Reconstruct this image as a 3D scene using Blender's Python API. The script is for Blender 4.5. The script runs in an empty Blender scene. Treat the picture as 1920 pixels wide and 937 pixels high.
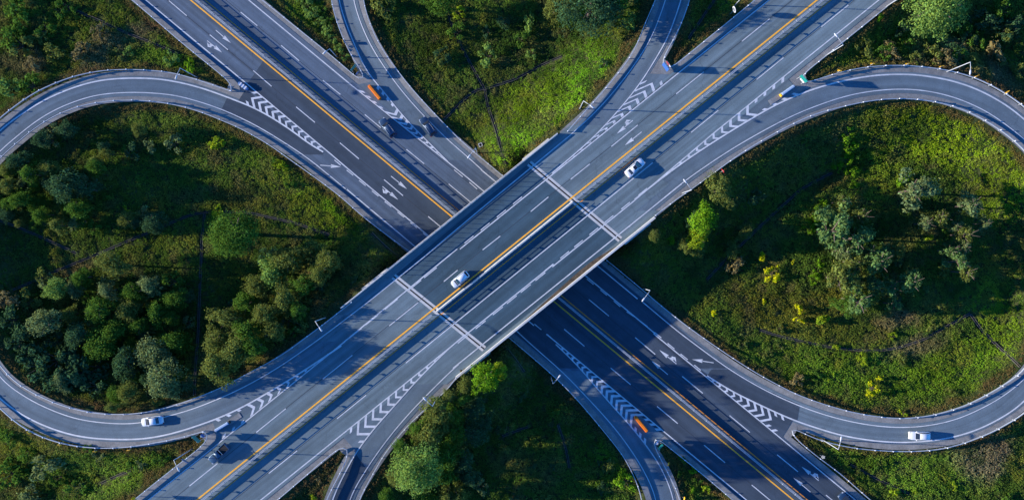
import bpy, bmesh, math, random
import numpy as np
from mathutils import Vector, Matrix

random.seed(7)
rng = np.random.default_rng(11)
scene = bpy.context.scene
COL = scene.collection

# ------------------------------------------------------------------ camera, sky, sun, exposure
H = 175.0            # drone height above the lower road
S = 8.3              # photo pixels per metre on the lower road
ZD = 7.0             # height of the upper road
SUN_ELEV = math.radians(13.5)
SUN_DIR = Vector((math.cos(SUN_ELEV), -0.042 * math.cos(SUN_ELEV), -math.sin(SUN_ELEV)))   # light travels this way

cam_d = bpy.data.cameras.new('camera')
cam = bpy.data.objects.new('camera', cam_d)
COL.objects.link(cam)
cam.location = (0, 0, H)
cam.rotation_euler = (0, 0, 0)
cam_d.sensor_fit = 'HORIZONTAL'
cam_d.angle = 2 * math.atan(960 / S / H)
cam_d.clip_start = 1.0
cam_d.clip_end = 8000
scene.camera = cam

world = bpy.data.worlds.new("World")
scene.world = world
world.use_nodes = True
wn = world.node_tree
wn.nodes.clear()
sky = wn.nodes.new('ShaderNodeTexSky')
sky.sky_type = 'NISHITA'
sky.sun_disc = False
sky.sun_elevation = SUN_ELEV
sky.sun_rotation = math.radians(87.6)
sky.air_density = 1.0
sky.dust_density = 0.3
sky.ozone_density = 6.0
bg = wn.nodes.new('ShaderNodeBackground')
bg.inputs['Strength'].default_value = 0.112
out = wn.nodes.new('ShaderNodeOutputWorld')
tintn = wn.nodes.new('ShaderNodeVectorMath'); tintn.operation = 'MULTIPLY'      # deep clear morning blue, as the photo is balanced
tintn.inputs[1].default_value = (0.42, 0.98, 1.5)
wn.links.new(sky.outputs[0], tintn.inputs[0]); wn.links.new(tintn.outputs[0], bg.inputs['Color'])
wn.links.new(bg.outputs[0], out.inputs['Surface'])

sun_d = bpy.data.lights.new('sun', 'SUN')
sun_d.energy = 5.0
sun_d.angle = math.radians(0.5)
sun_d.color = (1.0, 0.93, 0.83)
sun = bpy.data.objects.new('sun', sun_d)
COL.objects.link(sun)
sun.location = (-120, 5, 60)
sun.rotation_euler = SUN_DIR.to_track_quat('-Z', 'Y').to_euler()

scene.view_settings.view_transform = 'Standard'
scene.view_settings.look = 'None'
scene.view_settings.gamma = 1.0
scene.view_settings.exposure = 1.2
scene.view_settings.use_curve_mapping = False

# ------------------------------------------------------------------ where things are
# photo measurements: yellow median line of each road, x as a function of y
def pu(off, y): return (1532.5 - 1.2425 * y + off, y)      # upper road
def pl(off, y): return (356.7 + 1.2074 * y + off, y)       # lower road

def unproj(px, py, z):
    k = (H - z) / (S * H) * 1.0
    return (px - 960) * k, -(py - 468.5) * k

_u0 = np.array(unproj(*pu(13.5, 0), ZD)); _u1 = np.array(unproj(*pu(13.5, 937), ZD))
_l0 = np.array(unproj(*pl(13.5, 0), 0)); _l1 = np.array(unproj(*pl(13.5, 937), 0))
DU = (_u0 - _u1) / np.linalg.norm(_u0 - _u1)       # along the upper road, towards upper right
DL = (_l1 - _l0) / np.linalg.norm(_l1 - _l0)       # along the lower road, towards lower right
NU = np.array((-DU[1], DU[0])); NL = np.array((-DL[1], DL[0]))
WA = 14.1

def ab(x, y):
    a = (x - _u0[0]) * NU[0] + (y - _u0[1]) * NU[1]
    b = (x - _l0[0]) * NL[0] + (y - _l0[1]) * NL[1]
    return a, b

def tsurf(x, y):
    """road surface height anywhere: 7 along the upper road, 0 along the lower, ramps graded between"""
    a, b = ab(x, y)
    a1 = np.maximum(np.abs(a) - WA, 0.0) ** 1.25
    b1 = np.maximum(np.abs(b) - WA, 0.0) ** 1.25
    return ZD * (b1 + 1e-6) / (a1 + b1 + 2e-6)

def zf(mode, x, y):
    if mode == 'U': return ZD + 0 * x
    if mode == 'L': return 0.0 * x
    return tsurf(x, y)

def W(px, py, mode='T', h=0.0):
    z = 0.0
    for _ in range(8):
        x, y = unproj(px, py, z + h)
        z = float(zf(mode, np.float64(x), np.float64(y)))
    return np.array((x, y, z))

def WG(px, py, h=0.0):
    """point h above the finished ground that the photo shows at this pixel"""
    z = 0.0
    for _ in range(8):
        x, y = unproj(px, py, z + h)
        z = 0.5 * z + 0.5 * float(ground_z(x, y))
    return np.array((x, y, float(ground_z(x, y))))

def resample(P, n=None, step=None):
    P = np.asarray(P, float)
    d = np.r_[0, np.cumsum(np.linalg.norm(np.diff(P[:, :2], axis=0), axis=1))]
    if n is None: n = max(2, int(round(d[-1] / step)) + 1)
    t = np.linspace(0, d[-1], n)
    return np.stack([np.interp(t, d, P[:, k]) for k in range(P.shape[1])], 1)

def curve(px_pts, mode='T', step=1.0, smooth=True, n=None):
    P = np.array([W(p[0], p[1], mode)[:2] for p in px_pts])
    if smooth and len(P) > 2:
        Q = [P[0]]
        ext = np.vstack([2 * P[0] - P[1], P, 2 * P[-1] - P[-2]])
        for i in range(1, len(ext) - 2):
            p0, p1, p2, p3 = ext[i - 1:i + 3]
            for t in np.linspace(0, 1, 9)[1:]:
                Q.append(0.5 * ((2 * p1) + (p2 - p0) * t + (2 * p0 - 5 * p1 + 4 * p2 - p3) * t * t + (3 * p1 - p0 - 3 * p2 + p3) * t ** 3))
        P = resample(np.array(Q), step=1.0)
        for _ in range(6):
            P[1:-1] = 0.25 * P[:-2] + 0.5 * P[1:-1] + 0.25 * P[2:]
    return resample(P, n=n, step=step)

def offset2(P, d):
    """shift a world polyline sideways (left of its direction is positive)"""
    T = np.gradient(P, axis=0)
    T /= np.linalg.norm(T, axis=1)[:, None] + 1e-9
    return P + np.stack([-T[:, 1], T[:, 0]], 1) * d

# ------------------------------------------------------------------ materials
def mat(name, color, rough=0.8, metal=0.0, noise=None, spec=0.3):
    """noise = (scale, strength[, scale2, strength2]) : value variation in object space"""
    m = bpy.data.materials.new(name); m.use_nodes = True
    nt = m.node_tree; b = nt.nodes['Principled BSDF']
    b.inputs['Roughness'].default_value = rough
    b.inputs['Metallic'].default_value = metal
    b.inputs['Specular IOR Level'].default_value = spec
    if noise:
        tc = nt.nodes.new('ShaderNodeTexCoord')
        last = None
        for i in range(0, len(noise), 2):
            n = nt.nodes.new('ShaderNodeTexNoise'); n.inputs['Scale'].default_value = noise[i]; n.inputs['Detail'].default_value = 5
            nt.links.new(tc.outputs['Object'], n.inputs['Vector'])
            mr = nt.nodes.new('ShaderNodeMapRange')
            mr.inputs['From Min'].default_value = 0.3; mr.inputs['From Max'].default_value = 0.7
            mr.inputs['To Min'].default_value = 1 - noise[i + 1]; mr.inputs['To Max'].default_value = 1 + noise[i + 1]
            nt.links.new(n.outputs[0], mr.inputs['Value'])
            if last is None: last = mr.outputs[0]
            else:
                mm = nt.nodes.new('ShaderNodeMath'); mm.operation = 'MULTIPLY'
                nt.links.new(last, mm.inputs[0]); nt.links.new(mr.outputs[0], mm.inputs[1]); last = mm.outputs[0]
        vm = nt.nodes.new('ShaderNodeVectorMath'); vm.operation = 'SCALE'
        vm.inputs[0].default_value = color[:3]
        nt.links.new(last, vm.inputs['Scale'])
        nt.links.new(vm.outputs[0], b.inputs['Base Color'])
    else:
        b.inputs['Base Color'].default_value = (*color[:3], 1)
    return m

def asphalt(name, color, streak=0.15):
    """asphalt with fine grain, soft blotches, faint tyre streaks along the road and sealed cracks"""
    m = bpy.data.materials.new(name); m.use_nodes = True
    nt = m.node_tree; b = nt.nodes['Principled BSDF']; L = nt.links
    b.inputs['Roughness'].default_value = 0.9
    b.inputs['Specular IOR Level'].default_value = 0.15
    uv = nt.nodes.new('ShaderNodeUVMap'); uv.uv_map = 'along'
    tc = nt.nodes.new('ShaderNodeTexCoord')
    def noise(vec, scale, lo, hi, det=4, stretch=None):
        src = vec
        if stretch:
            mp = nt.nodes.new('ShaderNodeMapping'); mp.inputs['Scale'].default_value = stretch
            L.new(vec, mp.inputs['Vector']); src = mp.outputs[0]
        n = nt.nodes.new('ShaderNodeTexNoise'); n.inputs['Scale'].default_value = scale; n.inputs['Detail'].default_value = det
        L.new(src, n.inputs['Vector'])
        mr = nt.nodes.new('ShaderNodeMapRange')
        mr.inputs['From Min'].default_value = 0.3; mr.inputs['From Max'].default_value = 0.7
        mr.inputs['To Min'].default_value = lo; mr.inputs['To Max'].default_value = hi
        L.new(n.outputs[0], mr.inputs['Value']); return mr.outputs[0]
    parts = [noise(tc.outputs['Object'], 6.0, 0.86, 1.14), noise(tc.outputs['Object'], 0.09, 0.90, 1.10),
             noise(uv.outputs[0], 1.0, 1 - streak, 1 + streak, 3, (0.9, 0.02, 1)),
             noise(uv.outputs[0], 1.0, 0.94, 1.05, 3, (0.25, 0.06, 1))]
    # sealed cracks
    w = nt.nodes.new('ShaderNodeTexVoronoi'); w.feature = 'DISTANCE_TO_EDGE'; w.inputs['Scale'].default_value = 0.045
    wn_ = nt.nodes.new('ShaderNodeTexNoise'); wn_.inputs['Scale'].default_value = 0.25; wn_.inputs['Detail'].default_value = 4
    L.new(tc.outputs['Object'], wn_.inputs['Vector'])
    vs = nt.nodes.new('ShaderNodeVectorMath'); vs.operation = 'MULTIPLY_ADD'
    vs.inputs[1].default_value = (9, 9, 0)
    L.new(wn_.outputs['Color'], vs.inputs[0]); L.new(tc.outputs['Object'], vs.inputs[2]); L.new(vs.outputs[0], w.inputs['Vector'])
    cr = nt.nodes.new('ShaderNodeMapRange')
    cr.inputs['From Min'].default_value = 0.0; cr.inputs['From Max'].default_value = 0.006
    cr.inputs['To Min'].default_value = 0.80; cr.inputs['To Max'].default_value = 1.0
    L.new(w.outputs['Distance'], cr.inputs['Value']); parts.append(cr.outputs[0])
    parts.append(noise(uv.outputs[0], 1.0, 0.80, 1.14, 2, (0.42, 0.012, 1)))          # wheel tracks
    parts.append(noise(tc.outputs['Object'], 0.55, 0.92, 1.07, 6))                    # stains
    last = parts[0]
    for p in parts[1:]:
        mm = nt.nodes.new('ShaderNodeMath'); mm.operation = 'MULTIPLY'
        L.new(last, mm.inputs[0]); L.new(p, mm.inputs[1]); last = mm.outputs[0]
    vm = nt.nodes.new('ShaderNodeVectorMath'); vm.operation = 'SCALE'
    vm.inputs[0].default_value = color
    L.new(last, vm.inputs['Scale']); L.new(vm.outputs[0], b.inputs['Base Color'])
    return m

def leafmat(name, transl=0.42):
    m = bpy.data.materials.new(name); m.use_nodes = True
    nt = m.node_tree; nt.nodes.clear(); L = nt.links
    at = nt.nodes.new('ShaderNodeAttribute'); at.attribute_name = 'tint'
    d = nt.nodes.new('ShaderNodeBsdfDiffuse'); t = nt.nodes.new('ShaderNodeBsdfTranslucent')
    mx = nt.nodes.new('ShaderNodeMixShader'); mx.inputs[0].default_value = transl
    o = nt.nodes.new('ShaderNodeOutputMaterial')
    L.new(at.outputs['Color'], d.inputs['Color']); L.new(at.outputs['Color'], t.inputs['Color'])
    L.new(d.outputs[0], mx.inputs[1]); L.new(t.outputs[0], mx.inputs[2]); L.new(mx.outputs[0], o.inputs['Surface'])
    return m

M = {}
M['asphalt_upper'] = asphalt('grey asphalt', (0.130, 0.170, 0.180))
M['asphalt_lower'] = asphalt('blue grey asphalt', (0.088, 0.115, 0.145))
M['asphalt_ramp'] = asphalt('ramp asphalt', (0.112, 0.146, 0.166), 0.07)
M['asphalt_new'] = asphalt('dark new asphalt', (0.050, 0.066, 0.084), 0.08)
M['asphalt_deck'] = asphalt('bridge asphalt', (0.050, 0.086, 0.106), 0.16)
M['concrete'] = mat('gutter concrete', (0.185, 0.18, 0.17), 0.9, noise=(0.5, 0.22, 3.0, 0.18))
M['parapet'] = mat('parapet concrete', (0.46, 0.44, 0.40), 0.85, noise=(0.8, 0.12, 5, 0.1))
M['white'] = mat('white road paint', (0.50, 0.50, 0.49), 0.7, noise=(0.7, 0.16, 12, 0.14))
M['white_worn'] = mat('worn white road paint', (0.50, 0.50, 0.50), 0.7, noise=(1.2, 0.16, 10, 0.2))
M['yellow'] = mat('yellow road paint', (0.82, 0.38, 0.03), 0.7, noise=(1.5, 0.08, 10, 0.1))
M['yellow_thin'] = mat('faded yellow road paint', (0.88, 0.28, 0.012), 0.7, noise=(1.5, 0.1))
M['galv'] = mat('galvanised steel', (0.42, 0.44, 0.45), 0.45, 0.35, noise=(2.0, 0.1))
M['galv_post'] = mat('galvanised post', (0.34, 0.36, 0.38), 0.5, 0.35)
M['reflector'] = mat('white reflector', (0.85, 0.85, 0.85), 0.5)
M['lamp_paint'] = mat('light grey pole paint', (0.40, 0.42, 0.44), 0.5, 0.1)
M['lamp_glass'] = mat('lamp cover', (0.42, 0.43, 0.45), 0.4)
M['orange'] = mat('orange plastic', (0.70, 0.165, 0.006), 0.6, noise=(1.5, 0.08))
M['cushion_white'] = mat('white cushion plastic', (0.30, 0.38, 0.48), 0.6)
M['cushion_blue'] = mat('blue cushion panel', (0.09, 0.17, 0.32), 0.5)
M['sign_teal'] = mat('teal sign face', (0.01, 0.20, 0.17), 0.5)
M['sign_blue'] = mat('blue sign face', (0.03, 0.10, 0.32), 0.5)
M['sign_back'] = mat('sign back aluminium', (0.20, 0.21, 0.23), 0.5, 0.3)
M['sign_red'] = mat('red sign face', (0.34, 0.03, 0.03), 0.5)
M['sign_white'] = mat('white sign face', (0.55, 0.55, 0.55), 0.5)
M['sign_yellow'] = mat('yellow sign face', (0.85, 0.45, 0.01), 0.5)
M['black'] = mat('matt black', (0.015, 0.015, 0.015), 0.8)
M['channel'] = mat('drain concrete', (0.10, 0.09, 0.075), 0.9, noise=(1.0, 0.25))
M['channel_shade'] = mat('shade dark drain bed', (0.022, 0.024, 0.018), 0.9)  # near black: the shadow inside the channel is put into the bed colour
M['bark'] = mat('bark', (0.085, 0.062, 0.048), 0.9, noise=(4, 0.25))
M['soil'] = mat('brown silt', (0.085, 0.062, 0.04), 0.95, noise=(0.9, 0.45, 6, 0.4))
M['leaf'] = leafmat('leaves')
M['tyre'] = mat('tyre rubber', (0.02, 0.02, 0.02), 0.85)
M['rim'] = mat('alloy rim', (0.16, 0.16, 0.17), 0.5, 0.4)
M['glass'] = mat('dark car glass', (0.012, 0.016, 0.022), 0.08, 0.0, spec=0.6)
M['headlight'] = mat('headlight glass', (0.36, 0.38, 0.40), 0.4)
M['taillight'] = mat('tail light red', (0.35, 0.01, 0.01), 0.25)
M['plastic'] = mat('black car plastic', (0.03, 0.03, 0.032), 0.6)
def carpaint(n, c, metal=0.2):
    m = mat(n, c, 0.42, metal, spec=0.35)
    m.node_tree.nodes['Principled BSDF'].inputs['Coat Weight'].default_value = 0.12
    return m
M['paint_white'] = carpaint('white car paint', (0.58, 0.59, 0.60), 0.0)
M['paint_silver'] = carpaint('silver car paint', (0.52, 0.55, 0.58))
M['paint_black'] = carpaint('dark blue car paint', (0.014, 0.040, 0.085))
M['paint_slate'] = carpaint('slate blue car paint', (0.028, 0.070, 0.125))
M['paint_bluegrey'] = carpaint('blue black car paint', (0.020, 0.050, 0.10))

# ------------------------------------------------------------------ object helpers
def props(o, label=None, cat=None, group=None, kind=None):
    if label: o['label'] = label
    if cat: o['category'] = cat
    if group: o['group'] = group
    if kind: o['kind'] = kind
    return o

def empty(name, loc=(0, 0, 0), rz=0.0, **kw):
    o = bpy.data.objects.new(name, None); COL.objects.link(o)
    o.empty_display_size = 0.5
    o.location = loc; o.rotation_euler = (0, 0, rz)
    return props(o, **kw)

class MB:
    """collects simple shapes and links them as one mesh object"""
    def __init__(s): s.v = []; s.f = []; s.uv = None
    def add(s, v, f):
        n = len(s.v); s.v += [tuple(map(float, p)) for p in v]; s.f += [tuple(i + n for i in q) for q in f]
    def box(s, c, size, rz=0.0, taper=1.0):
        x, y, z = (k / 2 for k in size); cs, sn = math.cos(rz), math.sin(rz); P = []
        for (i, j, k) in ((-1,-1,-1),(1,-1,-1),(1,1,-1),(-1,1,-1),(-1,-1,1),(1,-1,1),(1,1,1),(-1,1,1)):
            t = taper if k > 0 else 1.0
            a, b = i * x * t, j * y * t
            P.append((c[0] + a * cs - b * sn, c[1] + a * sn + b * cs, c[2] + k * z))
        s.add(P, [(0,3,2,1),(4,5,6,7),(0,1,5,4),(1,2,6,5),(2,3,7,6),(3,0,4,7)])
    def tube(s, pts, radii, n=8):
        P = []; F = []; pts = [Vector(p) for p in pts]
        if not hasattr(radii, '__len__'): radii = [radii] * len(pts)
        for i, p in enumerate(pts):
            d = (pts[min(i + 1, len(pts) - 1)] - pts[max(i - 1, 0)]).normalized()
            u = d.cross(Vector((0, 0, 1)))
            if u.length < 1e-3: u = d.cross(Vector((1, 0, 0)))
            u.normalize(); w = d.cross(u)
            for k in range(n):
                a = 2 * math.pi * k / n
                P.append(p + (u * math.cos(a) + w * math.sin(a)) * radii[i])
        for i in range(len(pts) - 1):
            for k in range(n):
                F.append((i*n+k, i*n+(k+1) % n, (i+1)*n+(k+1) % n, (i+1)*n+k))
        F.append(tuple(range(n))[::-1]); F.append(tuple(range((len(pts)-1)*n, len(pts)*n)))
        s.add(P, F)
    def sweep(s, path, prof):
        """closed profile [(side, up)...] swept along path (x,y,z points), capped"""
        path = np.asarray(path, float)
        T = np.gradient(path[:, :2], axis=0); T /= np.linalg.norm(T, axis=1)[:, None] + 1e-9
        N = np.stack([-T[:, 1], T[:, 0]], 1); m = len(prof); P = []; F = []
        for i, p in enumerate(path):
            for (a, z) in prof: P.append((p[0] + N[i, 0]*a, p[1] + N[i, 1]*a, p[2] + z))
        for i in range(len(path) - 1):
            for k in range(m): F.append((i*m+k, i*m+(k+1) % m, (i+1)*m+(k+1) % m, (i+1)*m+k))
        F.append(tuple(range(m))[::-1]); F.append(tuple(range((len(path)-1)*m, len(path)*m)))
        s.add(P, F)
    def mesh(s, name, m, smooth=False, origin=(0, 0, 0)):
        me = bpy.data.meshes.new(name)
        o = origin
        me.from_pydata([(p[0]-o[0], p[1]-o[1], p[2]-o[2]) for p in s.v], [], s.f)
        bm = bmesh.new(); bm.from_mesh(me); bmesh.ops.recalc_face_normals(bm, faces=bm.faces[:]); bm.to_mesh(me); bm.free()
        if smooth:
            for p in me.polygons: p.use_smooth = True
        me.materials.append(m)
        return me
    def build(s, name, m, parent=None, smooth=False, origin=(0, 0, 0)):
        o = bpy.data.objects.new(name, s.mesh(name, m, smooth, origin)); COL.objects.link(o)
        if parent: o.parent = parent
        return o

def link_copy(name, me, parent, loc=(0, 0, 0), rz=0.0):
    o = bpy.data.objects.new(name, me); COL.objects.link(o); o.parent = parent
    o.location = loc; o.rotation_euler = (0, 0, rz); return o

def np_mesh(name, V, F4, material, tint=None, uv=None, smooth=False):
    """fast mesh from numpy arrays of vertices and quads"""
    me = bpy.data.meshes.new(name)
    n, q = len(V), len(F4)
    me.vertices.add(n); me.vertices.foreach_set('co', np.ascontiguousarray(V, np.float32).ravel())
    me.loops.add(q * 4); me.loops.foreach_set('vertex_index', np.ascontiguousarray(F4, np.int32).ravel())
    me.polygons.add(q); me.polygons.foreach_set('loop_start', np.arange(0, q * 4, 4, dtype=np.int32))
    try: me.polygons.foreach_set('loop_total', np.full(q, 4, np.int32))
    except Exception: pass
    me.update(calc_edges=True)
    if tint is not None:
        a = me.attributes.new('tint', 'FLOAT_COLOR', 'POINT')
        a.data.foreach_set('color', np.ascontiguousarray(np.c_[tint, np.ones(n)], np.float32).ravel())
    if uv is not None:
        l = me.uv_layers.new(name='along')
        l.data.foreach_set('uv', np.ascontiguousarray(uv[np.asarray(F4).ravel()], np.float32).ravel())
    if smooth: me.polygons.foreach_set('use_smooth', np.ones(q, bool))
    me.materials.append(material)
    me.validate()
    return me

ROAD_PATCHES = []      # (x, y, z) samples of everything paved, for grading the ground

def strip(name, A, B, mode, dz, material, parent=None, cross=1.2, paved=False, clip=None):
    """sheet between two world polylines, laid on the road surface"""
    n = max(len(A), len(B)); A = resample(A, n=n); B = resample(B, n=n)
    w = np.linalg.norm(A - B, axis=1).max(); m = max(2, int(w / cross) + 2)
    t = np.linspace(0, 1, m)[None, :, None]
    G = A[:, None, :] * (1 - t) + B[:, None, :] * t
    X, Y = G[..., 0], G[..., 1]; Z = zf(mode, X, Y) + dz
    V = np.stack([X, Y, Z], -1).reshape(-1, 3)
    i = np.arange(n - 1)[:, None] * m + np.arange(m - 1)[None, :]
    F = np.stack([i, i + 1, i + m + 1, i + m], -1).reshape(-1, 4)
    # make it face up
    e1 = V[F[0, 1]] - V[F[0, 0]]; e2 = V[F[0, 3]] - V[F[0, 0]]
    if e1[0] * e2[1] - e1[1] * e2[0] < 0: F = F[:, ::-1]
    s = np.r_[0, np.cumsum(np.linalg.norm(np.diff((A + B) / 2, axis=0), axis=1))]
    u = np.linspace(0, 1, m)[None, :] * np.linalg.norm(A - B, axis=1)[:, None]
    uv = np.stack([u, np.repeat(s[:, None], m, 1)], -1).reshape(-1, 2)
    if name is not None:
        me = np_mesh(name, V, F, material, uv=uv)
        o = bpy.data.objects.new(name, me); COL.objects.link(o)
        if parent: o.parent = parent
    else: o = None
    if paved:
        for sl in np.linspace(0, 1, 3):
            k = int(w / 0.35) + 2
            tt = np.linspace(0, 1, k)[None, :, None]
            A2 = resample(A, step=0.35); B2 = resample(B, n=len(A2))
            g = (A2[:, None, :] * (1 - tt) + B2[:, None, :] * tt).reshape(-1, 2)
            break
        if clip is not None: g = g[clip(g)]
        ROAD_PATCHES.append(np.c_[g, zf(mode, g[:, 0], g[:, 1])])
    return o

class Paint:
    """road markings: thin sheets laid just above the road"""
    def __init__(s): s.V = []; s.F = []; s.n = 0
    def ribbon(s, P, w, mode, dz):
        A, B = offset2(P, w / 2), offset2(P, -w / 2)
        X = np.stack([A, B], 1); Z = zf(mode, X[..., 0], X[..., 1]) + dz
        V = np.concatenate([X, Z[..., None]], -1).reshape(-1, 3); n = len(P)
        i = np.arange(n - 1) * 2
        s.F.append(np.stack([i, i + 1, i + 3, i + 2], -1) + s.n); s.V.append(V); s.n += len(V)
    def poly(s, pts, mode, dz):
        """one convex quad (or triangle, doubled) of world xy points"""
        P = np.array(pts, float); 
        if len(P) == 3: P = np.vstack([P, (P[2] + P[0]) / 2])
        a = P[1] - P[0]; b = P[3] - P[0]
        if a[0] * b[1] - a[1] * b[0] < 0: P = P[::-1]
        V = np.c_[P, zf(mode, P[:, 0], P[:, 1]) + dz]
        s.F.append(np.array([[0, 1, 2, 3]]) + s.n); s.V.append(V); s.n += 4
    def build(s, name, material, parent):
        F = np.vstack(s.F); V = np.vstack(s.V)
        me = np_mesh(name, V, F, material)
        o = bpy.data.objects.new(name, me); COL.objects.link(o); o.parent = parent
        return o

DZ_PAINT = 0.014
def line(name, px, mode, w, material, parent, dz=DZ_PAINT, smooth=True):
    p = Paint(); p.ribbon(curve(px, mode, 1.0, smooth), w, mode, dz); return p.build(name, material, parent)

def dashes(name, segs, mode, w, material, parent):
    p = Paint()
    for (x0, y0, x1, y1) in segs:
        p.ribbon(curve([(x0, y0), (x1, y1)], mode, 1.0, False), w, mode, DZ_PAINT + 0.003)
    return p.build(name, material, parent)

def arrow(px0, px1, mode, parent, branch=0):
    """painted lane arrow from tail to tip, branch = +1/-1 adds a side head left/right of travel"""
    a = W(*px0, mode)[:2]; b = W(*px1, mode)[:2]; L = np.linalg.norm(b - a); d = (b - a) / L; n = np.array((-d[1], d[0]))
    q = lambda f, s: a + d * L * f + n * s
    p = Paint()
    hw = 0.42
    p.poly([q(0, -.09), q(.55, -.09), q(.55, .09), q(0, .09)], mode, DZ_PAINT)
    p.poly([q(.52, -hw), q(1.0, 0), q(.52, hw)], mode, DZ_PAINT)
    if branch:
        s = branch
        p.poly([q(.22, .09 * s), q(.40, .09 * s), q(.36, .55 * s), q(.22, .55 * s)], mode, DZ_PAINT)
        p.poly([q(.05, .28 * s), q(.40, .62 * s), q(.22, 1.0 * s)], mode, DZ_PAINT)
    p.build('lane_arrow', M['white'], parent)

def chevrons(Lp, Rp, mode, parent, apex_to_tip, spacing, stripes=3, f0=0.62, gm='asphalt_ramp'):
    """striped gore between two boundary polylines, both running from the nose to the tip"""
    A = curve(Lp, mode, 0.4); B = curve(Rp, mode, n=len(A))
    n = len(A); C = (A + B) / 2; hw = np.linalg.norm(A - B, axis=1) / 2
    s = np.r_[0, np.cumsum(np.linalg.norm(np.diff(C, axis=0), axis=1))]
    p = Paint(); t = 0.5; k = 0
    at = lambda Q, v: np.array([np.interp(v, s, Q[:, 0]), np.interp(v, s, Q[:, 1])])
    while t < s[-1] - 0.8:
        h = np.interp(t, s, hw); wbar = 0.50 if h > 1 else 0.40
        sg = -1 if apex_to_tip else 1
        e = t + sg * h * 0.95
        if 0 <= e <= s[-1]:
            for Q in (A, B):
                ap, en = at(C, t), at(Q, e)
                f = 0.0 if k >= stripes else f0
                st = ap + (en - ap) * f
                d = at(C, min(t + 0.1, s[-1])) - at(C, max(t - 0.1, 0)); d /= np.linalg.norm(d) + 1e-9
                o = d * wbar * 0.7
                p.poly([st - o, en - o, en + o, st + o], mode, 0.009 + (0.0015 if Q is B else 0))
        t += spacing; k += 1
    p.build('chevron_marking', M['white_worn'], parent)
    strip('gore_asphalt', A, B, mode, -0.003 if gm == 'asphalt_new' else -0.008, M[gm], parent)

# ------------------------------------------------------------------ the two roads
YT, YB = -640, 1600
def ul(off, y0=YT, y1=YB): return curve([pu(off, y0), pu(off, y1)], 'U', 2.0, False)
def ll(off, y0=YT, y1=YB): return curve([pl(off, y0), pl(off, y1)], 'L', 2.0, False)
beyond = lambda g: np.abs(ab(g[:, 0], g[:, 1])[1]) > 18.6

upper_road = empty('upper_road', kind='structure', label='wide upper carriageway running from lower left to upper right', cat='road')
strip('shoulder', ul(-117, YT, 260), ul(147, YT, 260), 'U', -0.05, M['concrete'], upper_road, 4, True, beyond)
strip('shoulder', ul(-117, 560, YB), ul(150, 560, YB), 'U', -0.05, M['concrete'], upper_road, 4, True, beyond)
strip('asphalt', ul(-103, YT, 235), ul(130, YT, 235), 'U', 0.0, M['asphalt_upper'], upper_road, 4)
strip('asphalt', ul(-172, 235, 590), ul(130, 235, 590), 'U', 0.0, M['asphalt_upper'], upper_road, 4)
strip('asphalt', ul(130, 395, 720), ul(199, 395, 720), 'U', 0.0, M['asphalt_upper'], upper_road, 4)
strip('asphalt', ul(-104, 590, YB), ul(130, 590, YB), 'U', 0.0, M['asphalt_upper'], upper_road, 4)
strip('asphalt', ul(108, 330, 440), ul(152, 345, 440), 'U', -0.004, M['asphalt_upper'], upper_road, 4)
strip('asphalt', ul(-150, 570, 640), ul(-100, 570, 640), 'U', -0.004, M['asphalt_upper'], upper_road, 4)
strip(None, ul(-178, 245, 590), ul(204, 395, 720), 'U', 0, None, None, 4, True, beyond)

lower_road = empty('lower_road', kind='structure', label='wide lower carriageway passing beneath the bridge', cat='road')
strip('shoulder', ll(-112), ll(138), 'L', -0.05, M['concrete'], lower_road, 4, True)
strip('shoulder', ll(-165, 285, 690), ll(188, 285, 690), 'L', -0.055, M['concrete'], lower_road, 4, True)
strip('asphalt', ll(-97), ll(122), 'L', 0.0, M['asphalt_lower'], lower_road, 4)
strip('asphalt', ll(-147, 290, 695), ll(-97, 290, 695), 'L', 0.0, M['asphalt_lower'], lower_road, 4)
strip('asphalt', ll(122, 300, 692), ll(173, 300, 692), 'L', 0.0, M['asphalt_lower'], lower_road, 4)
# darker resurfaced lanes
strip('asphalt_patch', curve([(460, 163), pl(-84, 300), pl(-84, 469)], 'L', 2, False), curve([(497, 110), pl(8, 300), pl(8, 469)], 'L', 2, False), 'L', 0.005, M['asphalt_new'], lower_road, 4)
strip('asphalt_patch', ll(-146, 470, 690), ll(172, 470, 690), 'L', 0.004, M['asphalt_new'], lower_road, 4)
strip('asphalt_patch', ll(-96, 690, YB), ll(121, 690, YB), 'L', 0.004, M['asphalt_new'], lower_road, 4)

# yellow median lines
line('median_line', [pu(0, YT), pu(0, YB)], 'U', 0.30, M['yellow'], upper_road, smooth=False)
line('median_line', [pu(26.5, YT), pu(26.5, YB)], 'U', 0.17, M['yellow_thin'], upper_road, smooth=False)
line('median_line', [pl(0, YT), pl(0, YB)], 'L', 0.28, M['yellow'], lower_road, smooth=False)
line('median_line', [pl(27, YT), pl(27, YB)], 'L', 0.17, M['yellow_thin'], lower_road, smooth=False)
# edge lines of the upper road
line('edge_line', [pu(-90, YT), pu(-90, 467)], 'U', 0.24, M['white'], upper_road, smooth=False)
line('edge_line', [pu(-95.3, 477), pu(-91, 660), pu(-91, YB)], 'U', 0.24, M['white'], upper_road, smooth=False)
line('edge_line', [pu(-148, 258), pu(-144, 393), pu(-139.5, 480), pu(-139.5, 562)], 'U', 0.24, M['white'], upper_road, smooth=False)
line('edge_line', [pu(116, YT), pu(116, 250), pu(121, 330), pu(124.5, 380), pu(124.5, 500)], 'U', 0.24, M['white'], upper_road, smooth=False)
line('edge_line', [pu(120.5, 495), pu(120, 640), pu(120, YB)], 'U', 0.24, M['white'], upper_road, smooth=False)
line('edge_line', [pu(174, 345), pu(174, 690)], 'U', 0.24, M['white'], upper_road, smooth=False)
line('lane_line', [(1224, 305), (761, 680)], 'U', 0.22, M['white'], upper_road, smooth=False)
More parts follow.
